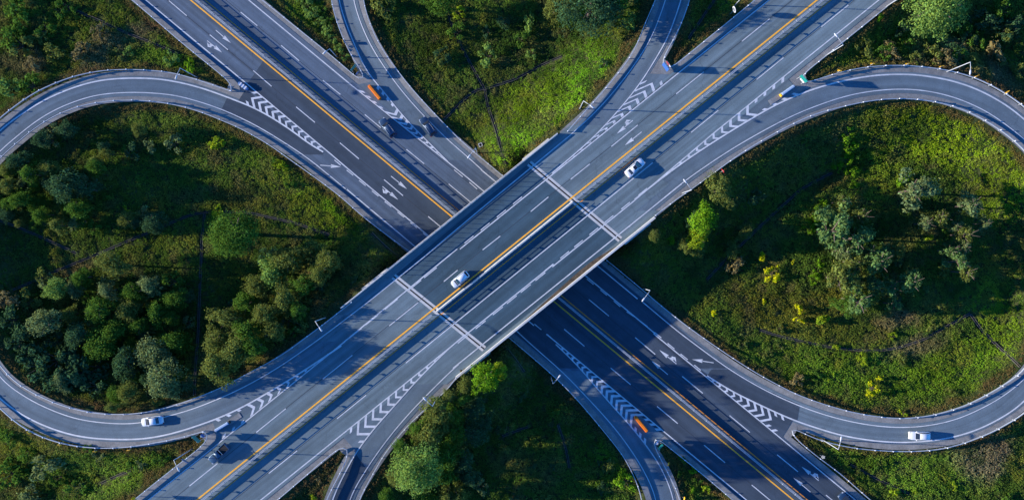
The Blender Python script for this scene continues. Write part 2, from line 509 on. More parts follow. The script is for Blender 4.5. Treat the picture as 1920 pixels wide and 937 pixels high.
dashes('lane_dashes', [(1567, -63, 1515, -21), (1443, 35.8, 1391, 78), (1319.7, 135, 1267.8, 176.5), (1195.8, 234.6, 1146.3, 274.8), (1105.8, 307.5, 1070, 336.2), (1028.3, 369.2, 995, 396.7),
    (938, 442.5, 905, 468.3), (858, 506.3, 832.2, 527.5), (784.2, 566.7, 729.7, 610.5), (660.8, 665.3, 605.3, 710), (535.8, 765.5, 480.5, 809.9), (407.8, 868, 355, 910.5), (284, 967, 230, 1011)], 'U', 0.2, M['white'], upper_road)
dashes('lane_dashes', [(1713, -89, 1662, -47), (1590.8, 10, 1540, 51), (1469, 108.5, 1418.5, 149.6), (1347, 207, 1295.8, 248.5), (686.7, 740, 632, 784.3), (557.3, 844, 504, 886.7), (431, 946, 378, 989)], 'U', 0.2, M['white'], upper_road)
def short(offs, ys, f, ly=10.5):
    return [(*f(offs, y), *f(offs, y + ly)) for y in ys]
dashes('merge_dashes', short(-95.3, [y for y in np.arange(369, 480, 24.4)], pu, 13.5), 'U', 0.2, M['white'], upper_road)
dashes('merge_dashes', short(-90.5, [501.5, 525, 560.5, 590, 615, 640], pu, 19), 'U', 0.2, M['white'], upper_road)
dashes('merge_dashes', short(119.5, [353, 379, 404, 427, 450, 471, 495], pu, 13), 'U', 0.2, M['white'], upper_road)
dashes('merge_dashes', short(124.8, [511, 533, 554, 575, 601, 628], pu, 15), 'U', 0.2, M['white'], upper_road)
# edge lines of the lower road
line('edge_line', [pl(-85, YT), pl(-84, 155), pl(-85.5, 290), pl(-87, 330), pl(-87, 470), pl(-92, 600), pl(-92, 610)], 'L', 0.24, M['white'], lower_road, smooth=False)
line('edge_line', [pl(-88, 626), pl(-88, YB)], 'L', 0.24, M['white'], lower_road, smooth=False)
line('edge_line', [pl(-135, 355), pl(-136.5, 463), pl(-137, 625)], 'L', 0.24, M['white'], lower_road, smooth=False)
line('edge_line', [pl(109, YT), pl(109, 160), pl(116, 304), pl(117.5, 330), pl(117, 625)], 'L', 0.24, M['white'], lower_road, smooth=False)
line('edge_line', [pl(114, 625), pl(115, 720), pl(116, 790), pl(118.5, YB)], 'L', 0.24, M['white'], lower_road, smooth=False)
line('edge_line', [pl(161, 318), pl(162.5, 560)], 'L', 0.24, M['white'], lower_road, smooth=False)
dashes('lane_dashes', [(237, -64, 271, -35), (316.7, 1.7, 350, 30), (393.3, 65.5, 427.5, 93.8), (475, 132.8, 509.2, 162.2), (555.3, 200.7, 590.5, 229.8), (637.3, 268, 673, 298), (720, 336.7, 755.8, 367), (802.8, 405.8, 838, 435),
    (968, 543, 1005, 574), (1057.8, 616.7, 1095.8, 648.7), (1145, 689.2, 1182.5, 720.5), (1232, 761.2, 1270.8, 793.3), (1320, 833.6, 1359.5, 866.6), (1409.4, 908.2, 1449, 941)], 'L', 0.2, M['white'], lower_road)
dashes('lane_dashes', [(374, -42, 406, -15), (451.2, 23.2, 482.6, 48.8), (527, 85.4, 561, 114.4), (605.5, 151, 638.3, 177.5), (684, 215, 714, 239.7), (761.9, 280, 795.4, 307.3), (841.3, 345, 882.5, 379.2), (1016, 490, 1053, 521),
    (1104.2, 561.2, 1141.7, 592.2), (1191, 632.4, 1228.6, 663.8), (1279.2, 705, 1317.8, 736.7), (1367.8, 778.3, 1406, 809.8), (1457, 851.5, 1496, 883.4), (1548.5, 927, 1588, 959)], 'L', 0.2, M['white'], lower_road)
dashes('merge_dashes', [(627, 300, 639, 310), (650, 319, 662.5, 329)] + [(673.3 + 24.0 * k, 338.3 + 19.7 * k, 685.8 + 24.0 * k, 348.3 + 19.7 * k) for k in range(7)], 'L', 0.2, M['white'], lower_road)
dashes('merge_dashes', [(851.3, 318.3, 867.5, 331.7), (880, 341.7, 894.6, 354.5), (909, 366, 923, 377)], 'L', 0.2, M['white'], lower_road)
dashes('merge_dashes', [(1075.5, 502.3, 1088, 512.6), (1100.5, 522.8, 1113, 533), (1125.8, 543.3, 1138, 553.4), (1150.8, 564, 1163, 574.5), (1175, 584, 1189, 593), (1201, 602, 1214, 612)], 'L', 0.2, M['white'], lower_road)
dashes('merge_dashes', [(1227, 622.5, 1240, 633), (1251.7, 643, 1264.5, 653.7), (1276, 663, 1289.5, 673.7), (1301.7, 683.7, 1314, 693.8)], 'L', 0.2, M['white'], lower_road)
dashes('merge_dashes', [(1002, 607, 1015, 617.8), (1026, 626.5, 1036, 635)], 'L', 0.2, M['white'], lower_road)
M['seal'] = mat('dark joint sealer', (0.03, 0.034, 0.04), 0.8)
for off, f_, md, par_ in ((-46.2, pu, 'U', upper_road), (70.2, pu, 'U', upper_road), (-93, pu, 'U', upper_road), (-43.2, pl, 'L', lower_road), (66, pl, 'L', lower_road), (108, pl, 'L', lower_road)):
    p = Paint(); p.ribbon(curve([f_(off, YT), f_(off, YB)], md, 1.0, False), 0.09, md, 0.0115); p.build('joint_seal', M['seal'], par_)
for a, b, m_, br in [((404.6, 57), (433, 81.3), 'L', 0), ((388.5, 76.8), (416.5, 99), 'L', -1), ((733.3, 330.3), (763.3, 354.7), 'L', 0), ((717.2, 349.7), (746.7, 374.7), 'L', -1),
                     ((600.4, 309.7), (639, 313), 'L', 0), ((1252.2, 701.7), (1221.3, 675.8), 'L', 0), ((1268.3, 681.7), (1236.2, 655.5), 'L', -1), ((1338, 679.7), (1297.5, 673.3), 'L', 0),
                     ((1519.5, 921.6), (1487.6, 894.8), 'L', 0), ((1535, 900), (1503, 874), 'L', -1)]:
    arrow(a, b, m_, lower_road, br)
arrow((1203, 247.5), (1171.2, 273), 'U', upper_road, 0)
arrow((1186.6, 226), (1156.5, 251), 'U', upper_road, -1)

# ------------------------------------------------------------------ loop ramps (outer and inner edge lines, photo points)
W_OUT = [(606, 285), (577.5, 268), (543.4, 242.4), (485.4, 207), (426.8, 182.7), (375.5, 164.6), (327.8, 153), (290.2, 147.8), (245.8, 146.8), (204.8, 148.9), (170.7, 154.7), (136.6, 164.9), (102.4, 178.6), (68.3, 196.3), (34, 218.5), (0, 244.8),
         (-40, 285), (-75, 340), (-96, 410), (-101, 490), (-92, 570), (-70, 640), (-38, 703), (0, 746.7), (34, 772.3), (68.3, 791), (102.4, 804.8), (136.6, 815), (170.7, 820.5), (204.8, 822.9), (256, 822.9), (290.2, 819), (324.3, 811.6), (358.5, 801.4), (411, 782.6), (462, 758.7), (523.9, 722.8), (578.5, 688.7), (640, 647.7)]
W_IN = [(648, 354), (606.5, 320), (577.5, 297), (536.6, 269.7), (478, 234.5), (409.7, 203), (341.4, 182), (307.3, 176.5), (256, 173.4), (204.8, 175.5), (170.7, 181), (136.6, 191.9), (102.4, 206.6), (68.3, 227), (34, 254), (0, 283.4),
        (-33, 322), (-57, 370), (-71, 435), (-74, 500), (-65, 570), (-43, 640), (0, 706.4), (34, 734.8), (68.3, 755.3), (102.4, 770.6), (136.6, 782.6), (170.7, 789.4), (222, 793.9), (266, 791.8), (307, 781.5), (358.5, 767.2), (410, 747), (462, 722.8), (524, 687), (578.5, 649.4), (623, 617), (697.5, 560)]
E_OUT = [(1190, 374), (1262, 318), (1340, 265), (1440, 204.8), (1498, 177.5), (1542.4, 162), (1593.6, 149.2), (1644.8, 141.3), (1696, 139.6), (1730, 142), (1781.4, 151), (1832.6, 168), (1883.8, 195.6), (1920, 223.6), (1960, 262), (1995, 320), (2015, 400), (2020, 490), (2010, 570), (1990, 640), (1958, 705),
         (1920, 751.9), (1883.8, 779), (1832.6, 804.8), (1781.4, 820), (1730, 827), (1679, 828.7), (1627.8, 824.2), (1576.6, 815), (1525.4, 799.7), (1482, 784.3), (1421.4, 757), (1370, 731.4), (1325.8, 704)]
E_IN = [(1179, 425), (1234, 380), (1290, 335), (1370, 281), (1440, 240.7), (1491, 215), (1542.4, 194.6), (1593.6, 178.6), (1644.8, 170), (1696, 167.3), (1747, 172.4), (1798.5, 186), (1849.7, 209.3), (1883.8, 232.2), (1920, 261), (1950, 295), (1972, 345), (1988, 410), (1992, 490), (1985, 560), (1967, 625), (1945, 677),
        (1920, 711), (1883.8, 740), (1849.7, 760.4), (1798.5, 783.6), (1747.3, 796.2), (1696, 800.7), (1644.8, 798), (1593.6, 789.4), (1542.4, 775.8), (1491, 757), (1438.5, 733), (1387, 704), (1346, 676.7), (1302, 644.3), (1266, 617), (1205, 566)]
NL_OUT = [(654, -160), (636, -90), (631, -40), (635.6, 0), (647.5, 41), (669.7, 95.6), (690, 136.6), (721, 174), (744.8, 204.8), (775.6, 239), (802.9, 266.3), (840.4, 303.9)]
NL_IN = [(682, -160), (664, -90), (659, -40), (662.9, 0), (676.5, 44.4), (697, 88.8), (727.8, 136.6), (762, 181), (796, 218.5), (837, 259.5), (878, 295.3), (904, 319)]
NR_OUT = [(1273, -160), (1288, -90), (1286, -40), (1277, 0), (1266.8, 30.7), (1251.4, 71.7), (1229, 111), (1202, 153.6), (1164.4, 201.4), (1110, 260), (1035, 325)]
NR_IN = [(1244, -160), (1258, -90), (1257, -40), (1248, 0), (1236, 34), (1222.4, 68.3), (1196.8, 111), (1164.4, 155.3), (1120, 206.6), (1062, 260)]
SL_OUT = [(612, 1090), (608, 1010), (623, 937), (658.7, 862.8), (674, 839), (701.4, 803), (742.4, 757), (790, 704), (840, 654.6), (872, 627)]
SL_IN = [(646, 1090), (641, 1010), (655.3, 937), (684.3, 883.3), (722, 828.7), (763, 779.2), (803.8, 736.5), (840, 700.6), (860, 682.5)]
SR_OUT = [(1264, 1090), (1273, 1010), (1262.7, 937), (1250.7, 900.4), (1233.6, 866.2), (1209.7, 832), (1182.4, 798), (1148.3, 760.4), (1114, 721), (1080, 682), (1042, 645)]
SR_IN = [(1232, 1090), (1240, 1010), (1230, 937), (1216.6, 900.4), (1196, 862.8), (1165.4, 818.4), (1131.2, 777.5), (1080, 722.8), (1053.3, 696), (1000, 649), (968.3, 620)]

def ramp(label, OUT, IN, w_out, w_in):
    r = empty('loop_ramp', kind='structure', label=label, cat='ramp')
    A = curve(OUT, 'T', 1.0); B = curve(IN, 'T', n=len(A))
    sgn = 1 if np.cross(np.append(B[0] - A[0], 0), np.append(A[2] - A[0], 0))[2] < 0 else -1   # which side of A faces away from B
    oa = lambda d: offset2(A, -sgn * d); ob = lambda d: offset2(B, sgn * d)
    strip('shoulder', oa(1.75), ob(2.1), 'T', -0.06, M['concrete'], r, 1.2, True)
    strip('asphalt', oa(0.55), ob(0.85), 'T', -0.02, M['asphalt_ramp'], r, 1.0)
    p = Paint(); p.ribbon(A, w_out, 'T', 0.020); p.build('edge_line', M['white'], r)
    p = Paint(); p.ribbon(B, w_in, 'T', 0.020); p.build('edge_line', M['white'], r)
    return r
ramp_w = ramp('single lane loop ramp curving round the left-hand wooded infield', W_OUT, W_IN, 0.32, 0.20)
ramp_e = ramp('single lane loop ramp curving round the right-hand infield', E_OUT, E_IN, 0.32, 0.20)
ramp_nl = ramp('ramp leaving the lower road towards the top edge, left of the upper infield', NL_OUT, NL_IN, 0.24, 0.20)
ramp_nr = ramp('ramp joining the upper road from the top edge, right of the upper infield', NR_OUT, NR_IN, 0.24, 0.20)
ramp_sl = ramp('ramp joining the upper road from the bottom edge, left of the lower infield', SL_OUT, SL_IN, 0.24, 0.20)
ramp_sr = ramp('ramp leaving the lower road towards the bottom edge, right of the lower infield', SR_OUT, SR_IN, 0.24, 0.20)
def wpts(P): return P
# resurfaced parts of ramps
def ramp_patch(parent, O, I):
    strip('asphalt_patch', curve(O, 'T', 1.0), curve(I, 'T', 1.0), 'T', -0.006, M['asphalt_new'], parent, 1.0)
ramp_patch(ramp_w, [(427, 181), (485.4, 206), (543.4, 241), (577.5, 267), (606, 285)], [(414, 208), (478, 237), (536.6, 272), (577.5, 300), (606.5, 323)])
ramp_patch(ramp_e, [(1495, 789), (1421.4, 757), (1370, 731.4), (1325.8, 704)], [(1500, 758), (1438.5, 731), (1387, 702), (1346, 674)])
ramp_patch(ramp_sl, [(609, 1010), (624, 937), (652, 874), (667, 850)], [(645, 1010), (659, 937), (684, 890), (692, 884)])

# rounded concrete noses
def apron(px, parent, rad=2.4):
    c = W(*px, 'T')[:2]; p = Paint(); n = 24
    ring = [c + rad * np.array((math.cos(t), math.sin(t))) for t in np.linspace(0, 2 * math.pi, n, endpoint=False)]
    for k in range(0, n, 2): p.poly([c, ring[k], ring[k + 1], ring[(k + 2) % n]], 'T', -0.045)
    p.build('nose_apron', M['concrete'], parent)
    a = np.linspace(-1, 1, 14) * rad; g = np.array([(c[0] + u, c[1] + v) for u in a for v in a if u * u + v * v < rad * rad])
    ROAD_PATCHES.append(np.c_[g, zf('T', g[:, 0], g[:, 1])])
for pxy, par in [((446, 168), ramp_w), ((685, 154), ramp_nl), ((1238, 131), ramp_nr), ((1492, 152), ramp_e), ((399, 812), ramp_w), ((655, 833), ramp_sl), ((1221, 819), ramp_sr), ((1475, 800), ramp_e)]: apron(pxy, par)

# striped gores, nose first
chevrons([(446, 190), (485, 206.6), (543, 242.4), (577, 268), (613, 290)], [(466, 160), (505, 192), (548, 229), (580, 256), (615, 287.5)], 'T', ramp_w, False, 1.85, 1, gm='asphalt_new')
chevrons([pl(109, 161), pl(110, 192), pl(112, 231), pl(115, 275), pl(116, 306)], [(702, 152), (721, 174), (745, 205), (776, 239), (842, 304)], 'T', ramp_nl, True, 1.6, 6)
chevrons([(1213, 138), (1202, 153.6), (1164.4, 201.4), (1110, 260), (1048, 314)], [(1262, 140), (1230, 170), (1180, 211), (1115, 263), (1050, 316)], 'T', ramp_nr, False, 2.3, 1)
chevrons([pu(116, 142), pu(116, 175), pu(116, 227), pu(117.5, 282), pu(119.5, 326)], [(1502, 176), (1440, 204.8), (1390, 235), (1340, 266), (1262, 318), (1252, 327)], 'T', ramp_e, True, 2.25, 5)
chevrons([(397, 786), (411, 782.6), (462, 758.7), (524, 722.8), (578.5, 688.7), (638, 648)], [pu(-91, 828), pu(-91, 806), pu(-91, 765), pu(-91, 725), pu(-91, 684), pu(-92, 651)], 'T', ramp_w, True, 2.3, 4)
chevrons([(640, 815), (683.8, 780), (740, 735), (790, 694), (845, 648)], [(668, 846), (701.4, 803), (742.4, 757), (790, 704), (848, 649)], 'T', ramp_sl, False, 2.3, 1)
chevrons([(1216, 841), (1182.4, 798), (1148.3, 760.4), (1114, 721), (1080, 682), (1044, 646)], [pl(-88, 812), pl(-88, 776), pl(-88, 739), pl(-88, 706), pl(-88, 676), pl(-89, 644)], 'T', ramp_sr, True, 1.55, 5)
chevrons([(1487, 787), (1421.4, 757), (1370, 731.4), (1325.8, 704)], [pl(116, 822), pl(115.5, 778), pl(115, 739), pl(114.5, 706)], 'T', ramp_e, False, 1.95, 2, gm='asphalt_new')

# ------------------------------------------------------------------ ground, graded to the roads
CELL = 0.75
GX = np.arange(-205, 205.01, CELL); GY = np.arange(-140, 140.01, CELL)
NX, NY = len(GX), len(GY)
XX, YY = np.meshgrid(GX, GY, indexing='ij')
zr = np.full((NX, NY), np.nan)
for P in ROAD_PATCHES:
    i = np.rint((P[:, 0] - GX[0]) / CELL).astype(int); j = np.rint((P[:, 1] - GY[0]) / CELL).astype(int)
    ok = (i >= 0) & (i < NX) & (j >= 0) & (j < NY)
    zr[i[ok], j[ok]] = P[ok, 2]
AA, BB = ab(XX, YY)
under = (np.abs(BB) < 18.6) & (np.abs(AA) < 14.0)
zr[under] = 0.0
zr[(np.abs(AA) < 9.4) & (np.abs(BB) > 18.7)] = ZD
road = ~np.isnan(zr)

def vnoise(x, y, scale, seed):
    """smooth value noise in 0..1"""
    r = np.random.default_rng(seed).random((256, 256))
    u, v = x / scale + 1000.3, y / scale + 1000.7
    i, j = np.floor(u).astype(int), np.floor(v).astype(int); fu, fv = u - i, v - j
    fu = fu * fu * (3 - 2 * fu); fv = fv * fv * (3 - 2 * fv)
    g = lambda a, b: r[a % 256, b % 256]
    return (g(i, j) * (1 - fu) + g(i + 1, j) * fu) * (1 - fv) + (g(i, j + 1) * (1 - fu) + g(i + 1, j + 1) * fu) * fv
def fbm(x, y, scale, seed): return 0.5 * vnoise(x, y, scale, seed) + 0.3 * vnoise(x, y, scale / 2.1, seed + 1) + 0.2 * vnoise(x, y, scale / 4.3, seed + 2)

def spread(z0, slope, op):
    z = z0.copy(); nb = [(1, 0, 1), (-1, 0, 1), (0, 1, 1), (0, -1, 1), (1, 1, 1.414), (1, -1, 1.414), (-1, 1, 1.414), (-1, -1, 1.414)]
    for _ in range(46):
        p = np.pad(z, 1, mode='edge')
        for (dx, dy, d) in nb:
            z = op(z, p[1 + dx:1 + dx + NX, 1 + dy:1 + dy + NY] + slope * d * CELL)
    return z
base = -0.6 + 0.5 * (fbm(XX, YY, 22, 5) - 0.5) * 2
lo = spread(np.where(road, zr, -50), -0.55, np.maximum)
hi = spread(np.where(road, zr, 80), 1.25, np.minimum)
dist = spread(np.where(road, 0.0, 60), 1.0, np.minimum)           # metres from the nearest paving
gz = np.minimum(np.maximum(base, lo), hi)
gz = np.where(road, zr - 0.22, gz - 0.16 + np.clip(dist / 6, 0, 1) * 0.35 * (fbm(XX, YY, 3.0, 9) - 0.5))
for _ in range(2):
    p = np.pad(gz, 1, mode='edge')
    sm = (p[:-2, 1:-1] + p[2:, 1:-1] + p[1:-1, :-2] + p[1:-1, 2:] + 2 * gz) / 6
    gz = np.where(dist > 1.6, sm, gz)

def bil(Gd, x, y):
    u = np.clip((np.asarray(x) - GX[0]) / CELL, 0, NX - 1.001); v = np.clip((np.asarray(y) - GY[0]) / CELL, 0, NY - 1.001)
    i, j = u.astype(int), v.astype(int); fu, fv = u - i, v - j
    return (Gd[i, j]*(1-fu) + Gd[i+1, j]*fu)*(1-fv) + (Gd[i, j+1]*(1-fu) + Gd[i+1, j+1]*fu)*fv
def ground_z(x, y): return bil(gz, np.float64(x), np.float64(y))

far = [3000.0, 900.0, 400.0, 260.0]
gx = np.r_[[-f for f in far], GX, far[::-1]]; gy = np.r_[[-f for f in far], GY, far[::-1]]
k = len(far)
gzz = np.pad(gz, k, mode='edge')
damp = np.ones_like(gzz); damp[:k - 1, :] = 0; damp[-k + 1:, :] = 0; damp[:, :k - 1] = 0; damp[:, -k + 1:] = 0
gzz = gzz * damp - 0.6 * (1 - damp)
gX, gY = np.meshgrid(gx, gy, indexing='ij')
V = np.stack([gX, gY, gzz], -1).reshape(-1, 3); ny = len(gy)
i = np.arange(len(gx) - 1)[:, None] * ny + np.arange(ny - 1)[None, :]
F = np.stack([i, i + ny, i + ny + 1, i + 1], -1).reshape(-1, 4)
gm = bpy.data.materials.new('weedy soil'); gm.use_nodes = True
nt = gm.node_tree; b = nt.nodes['Principled BSDF']; b.inputs['Roughness'].default_value = 1.0; b.inputs['Specular IOR Level'].default_value = 0.05
tc = nt.nodes.new('ShaderNodeTexCoord')
n1 = nt.nodes.new('ShaderNodeTexNoise'); n1.inputs['Scale'].default_value = 0.12; n1.inputs['Detail'].default_value = 8; n1.inputs['Roughness'].default_value = 0.7
n2 = nt.nodes.new('ShaderNodeTexNoise'); n2.inputs['Scale'].default_value = 2.2; n2.inputs['Detail'].default_value = 6
r1 = nt.nodes.new('ShaderNodeValToRGB'); r1.color_ramp.elements[0].color = (0.016, 0.030, 0.009, 1); r1.color_ramp.elements[1].color = (0.055, 0.06, 0.02, 1)
r1.color_ramp.elements[0].position = 0.35; r1.color_ramp.elements[1].position = 0.65
r2 = nt.nodes.new('ShaderNodeValToRGB'); r2.color_ramp.elements[0].color = (0.45, 0.45, 0.45, 1); r2.color_ramp.elements[1].color = (1.5, 1.5, 1.5, 1)
r2.color_ramp.elements[0].position = 0.3; r2.color_ramp.elements[1].position = 0.7
mx = nt.nodes.new('ShaderNodeMix'); mx.data_type = 'RGBA'; mx.blend_type = 'MULTIPLY'; mx.inputs[0].default_value = 1.0
for n in (n1, n2): nt.links.new(tc.outputs['Object'], n.inputs['Vector'])
nt.links.new(n1.outputs[0], r1.inputs[0]); nt.links.new(n2.outputs[0], r2.inputs[0])
nt.links.new(r1.outputs[0], mx.inputs[6]); nt.links.new(r2.outputs[0], mx.inputs[7]); nt.links.new(mx.outputs[2], b.inputs['Base Color'])
ground = bpy.data.objects.new('ground', np_mesh('ground', V, F, gm, smooth=True)); COL.objects.link(ground)
props(ground, 'weedy ground of the infields and embankments', 'ground', kind='structure')

# ------------------------------------------------------------------ the bridge
BR = empty('overpass_bridge', (0, 0, 0), label='long concrete road bridge carrying the upper road across the lower one', cat='bridge')
def ab2xy(a, bb):
    # solve a,b line distances for a world point
    A = np.array([NU, NL]); r = np.array([a + _u0 @ NU, bb + _l0 @ NL]); return np.linalg.solve(A, r)
def prism(mb, corners, z0, z1):
    n = len(corners); Vv = [(*c, z0) for c in corners] + [(*c, z1) for c in corners]
    Fv = [tuple(range(n))[::-1], tuple(range(n, 2 * n))] + [(q, (q+1) % n, n+(q+1) % n, n+q) for q in range(n)]
    mb.add(Vv, Fv)
AL = 14.0
mb = MB(); prism(mb, [ab2xy(-AL, -19.4), ab2xy(AL, -19.4), ab2xy(AL, 19.4), ab2xy(-AL, 19.4)], ZD - 0.42, ZD - 0.08); mb.build('deck_slab', M['parapet'], BR)
for g in np.linspace(-12.2, 12.2, 7):
    mb = MB(); prism(mb, [ab2xy(g - .35, -18.4), ab2xy(g + .35, -18.4), ab2xy(g + .35, 18.4), ab2xy(g - .35, 18.4)], ZD - 1.9, ZD - 0.42); mb.build('girder', M['parapet'], BR)
for sg in (-1, 1):
    mb = MB(); prism(mb, [ab2xy(-AL, sg * 18.5), ab2xy(AL, sg * 18.5), ab2xy(AL, sg * 19.6), ab2xy(-AL, sg * 19.6)], -1.0, ZD - 0.43); mb.build('abutment', M['parapet'], BR)
    for s2 in (-1, 1):
        mb = MB(); prism(mb, [ab2xy(s2 * (AL - .35), sg * 18.52), ab2xy(s2 * (AL + .25), sg * 18.52), ab2xy(s2 * (AL + .25), sg * 25.5), ab2xy(s2 * (AL - .35), sg * 25.5)], -1.0, ZD - 0.09); mb.build('wing_wall', M['parapet'], BR)
# resurfaced deck between the joints
j1a, j1b = (738, 518), (908, 654); j2a, j2b = (992, 306), (1163, 449)
dk = strip('deck_asphalt', curve([j1a, j2a], 'U', 2, False), curve([j1b, j2b], 'U', 2, False), 'U', 0.006, M['asphalt_deck'], BR, 3)
# silt and wear do not hide the paint: repaint nothing here, lines lie above
for (p, q) in ((j1a, j1b), (j2a, j2b)):
    a = W(*p, 'U')[:2]; c = W(*q, 'U')[:2]; d = (c - a) / np.linalg.norm(c - a); n = np.array((-d[1], d[0]))
    if n @ DU < 0: n = -n
    mb = MB()
    for o in (-0.42, 0.42):
        w = 0.26
        prism(mb, [a + n*(o-w), c + n*(o-w), c + n*(o+w), a + n*(o+w)], ZD - 0.03, ZD + 0.010)
    jj = mb.build('expansion_joint', M['parapet'], BR)
    mb = MB(); prism(mb, [a + n*(-.15), c + n*(-.15), c + n*(.15), a + n*(.15)], ZD - 0.03, ZD + 0.008); mb.build('rubber_seal', M['black'], jj)
def along_u(off, y0, y1, step=1.0): 
    P = curve([pu(off, y0), pu(off, y1)], 'U', step, False); return np.c_[P, np.full(len(P), ZD)]
par = [(-.24, -0.45), (.24, -0.45), (.17, .25), (.12, .92), (-.12, .92), (-.17, .25)]
pL = along_u(-175.5, 251, 577, 2.0); pR = along_u(201.5, 408, 707, 2.0)
mb = MB(); mb.sweep(pL, par); mb.build('parapet', M['parapet'], BR)
mb = MB(); mb.sweep(pR, [(-.27, -0.45), (.27, -0.45), (.24, .25), (.21, .88), (-.21, .88), (-.24, .25)]); mb.build('parapet', M['parapet'], BR)
# fence on the left parapet between the joints
fe = along_u(-175.5, 304, 513, 1.62)
fence_root = MB()
fence_root.sweep(fe + np.array((0, 0, 2.0)), [(-.04, -.04), (.04, -.04), (.04, .04), (-.04, .04)])
fence_root.sweep(fe + np.array((0, 0, 1.08)), [(-.04, -.04), (.04, -.04), (.04, .04), (-.04, .04)])
rail_o = fence_root.build('fence_rail', M['galv_post'], BR)
pm = MB(); pm.box((0, 0, 0.56), (0.09, 0.09, 1.12)); pme = pm.mesh('fence_post', M['galv_post'])
for p in fe: link_copy('fence_post', pme, BR, (p[0], p[1], ZD + 0.9))
# concrete median wall on the bridge, with a rail on top
mp = along_u(12, 379, 584, 2.0)
mb = MB(); mb.sweep(mp, [(-.26, .0), (.26, .0), (.16, .3), (.12, .86), (-.12, .86), (-.16, .3)]); mb.build('median_wall', M['parapet'], BR)
mb = MB(); mb.sweep(mp + np.array((0, 0, 1.45)), [(-.035, -.035), (.035, -.035), (.035, .035), (-.035, .035)]); mb.sweep(mp + np.array((0, 0, 1.15)), [(-.03, -.03), (.03, -.03), (.03, .03), (-.03, .03)]); mb.build('median_rail', M['galv_post'], BR)
pm = MB(); pm.box((0, 0, 0.3), (0.07, 0.07, 0.6)); pm.box((0, 0, 0.45), (0.06, 0.5, 0.22)); pme2 = pm.mesh('rail_post', M['galv_post'])
for p in along_u(12, 385, 580, 3.7): link_copy('rail_post', pme2, BR, (p[0], p[1], ZD + 0.85), math.atan2(DU[1], DU[0]))

# ------------------------------------------------------------------ guardrails
WB = [(-.05, .44), (.03, .44), (.09, .52), (.04, .60), (.09, .68), (.03, .77), (-.05, .77)]
post_mb = MB(); post_mb.box((0, 0, 0.36), (0.13, 0.13, 0.95)); POST = post_mb.mesh('post', M['galv_post'])
ref_mb = MB(); ref_mb.box((0, 0, 0.90), (0.05, 0.05, 0.20)); ref_mb.box((0, 0, 0.98), (0.18, 0.18, 0.14)); REF = ref_mb.mesh('reflector', M['reflector'])
def guardrail(px, label, mode='T', spacing=4.0, refl=True, name='guardrail'):
    P = curve(px, mode, 1.0); Z = zf(mode, P[:, 0], P[:, 1]) - 0.05
    P3 = np.c_[P, Z]; o = P3[0]
    r = empty(name, o, label=label, cat='guardrail', group='steel guardrails along the roads and ramps')
    mb = MB(); mb.sweep(P3 - o, [(-.07, .44), (.07, .44), (.09, .52), (.05, .60), (.09, .68), (.07, .77), (-.07, .77), (-.09, .68), (-.05, .60), (-.09, .52)])
    mb.build('rail', M['galv'], r)
    Q = resample(P3, step=spacing)
    for kk, q in enumerate(Q[:99]):
        link_copy('post', POST, r, tuple(q - o), 0.4)
        if refl and kk % 1 == 0: link_copy('reflector', REF, r, tuple(q - o), 0.4)
    return r
guardrail([(433.6, 171.7), (409.7, 163.9), (375.6, 152), (327.8, 138.3), (290, 133.8), (245.8, 131.8), (204.8, 133), (170.7, 137.6), (136.6, 146), (102.4, 158.8), (68.3, 175), (34, 198), (0, 225.3), (-55, 278), (-92, 335), (-113, 410), (-118, 490), (-108, 575), (-85, 650), (-50, 712), (0, 760.4), (34, 791), (68.3, 811.6), (102.4, 824.6), (136.6, 833), (187.8, 838.2), (239, 836.5), (290.2, 828.7), (341.4, 818.4), (382.4, 807.2)],
          'long curved steel guardrail on the outer edge of the left loop ramp')
guardrail([(435, 172), (441, 170), (441, 164), (437, 158.8), (400, 128), (343, 81.7), (248, 0), (130, -98)], 'straight guardrail left of the lower road in the top left, ending at a rounded nose')
guardrail([(384, 807), (393, 806), (397, 811), (396, 818.4), (375.5, 839), (330, 874), (251, 937), (120, 1043)], 'straight guardrail ending at a rounded nose by the bottom left teal sign')
guardrail([(768, 471), (741.4, 451.9), (707.3, 426.3), (673, 399), (639, 368.3), (591, 332.4), (546.8, 301), (502.4, 269.7), (451, 241), (426.8, 230.5), (375.6, 210), (324, 196.3), (273, 189.8), (222, 189.5), (170.7, 196), (136.6, 205.5), (102.4, 220), (68, 241.7), (34, 269.7), (0, 300.4), (-22, 335), (-42, 380), (-55, 435), (-58, 500), (-50, 565), (-30, 630), (0, 680), (34, 716), (68.3, 736.5), (102.4, 752.5), (136.6, 763.8), (177.5, 772.3), (211.7, 775), (256, 774), (300.4, 766.5), (324, 760.4), (365.3, 746), (409.7, 728.5), (443.8, 711), (479.5, 692), (530.7, 664), (571.7, 634), (600, 613), (640, 582), (660, 566)],
          'curved guardrail round the inner edge of the left loop, against the left wood')
guardrail([(684, -90), (679, -45), (681.7, 0), (697, 53), (721, 99), (748, 136.6), (775.5, 170.7), (809.7, 208.3), (850.7, 251), (880, 278.2), (942, 329.5)], 'guardrail right of the top left ramp, running down to the bridge beside the upper infield')
guardrail([(618, -90), (617, -40), (622, 0), (632, 41), (652.6, 92.2), (673, 126.3), (688, 149), (687, 155), (681, 155.5), (669.7, 146.8), (611.7, 97.3), (490.8, 0), (380, -92)], 'guardrail folded round the narrow hedge strip behind the upper orange cushion')
guardrail([(1239, -90), (1238, -40), (1229, 0), (1212, 37.6), (1193.4, 85.4), (1174.6, 117.8), (1140.5, 160.5), (1120, 184.4), (1090, 217), (1064, 247)], 'guardrail left of the top right ramp, along the sunny grass slope')
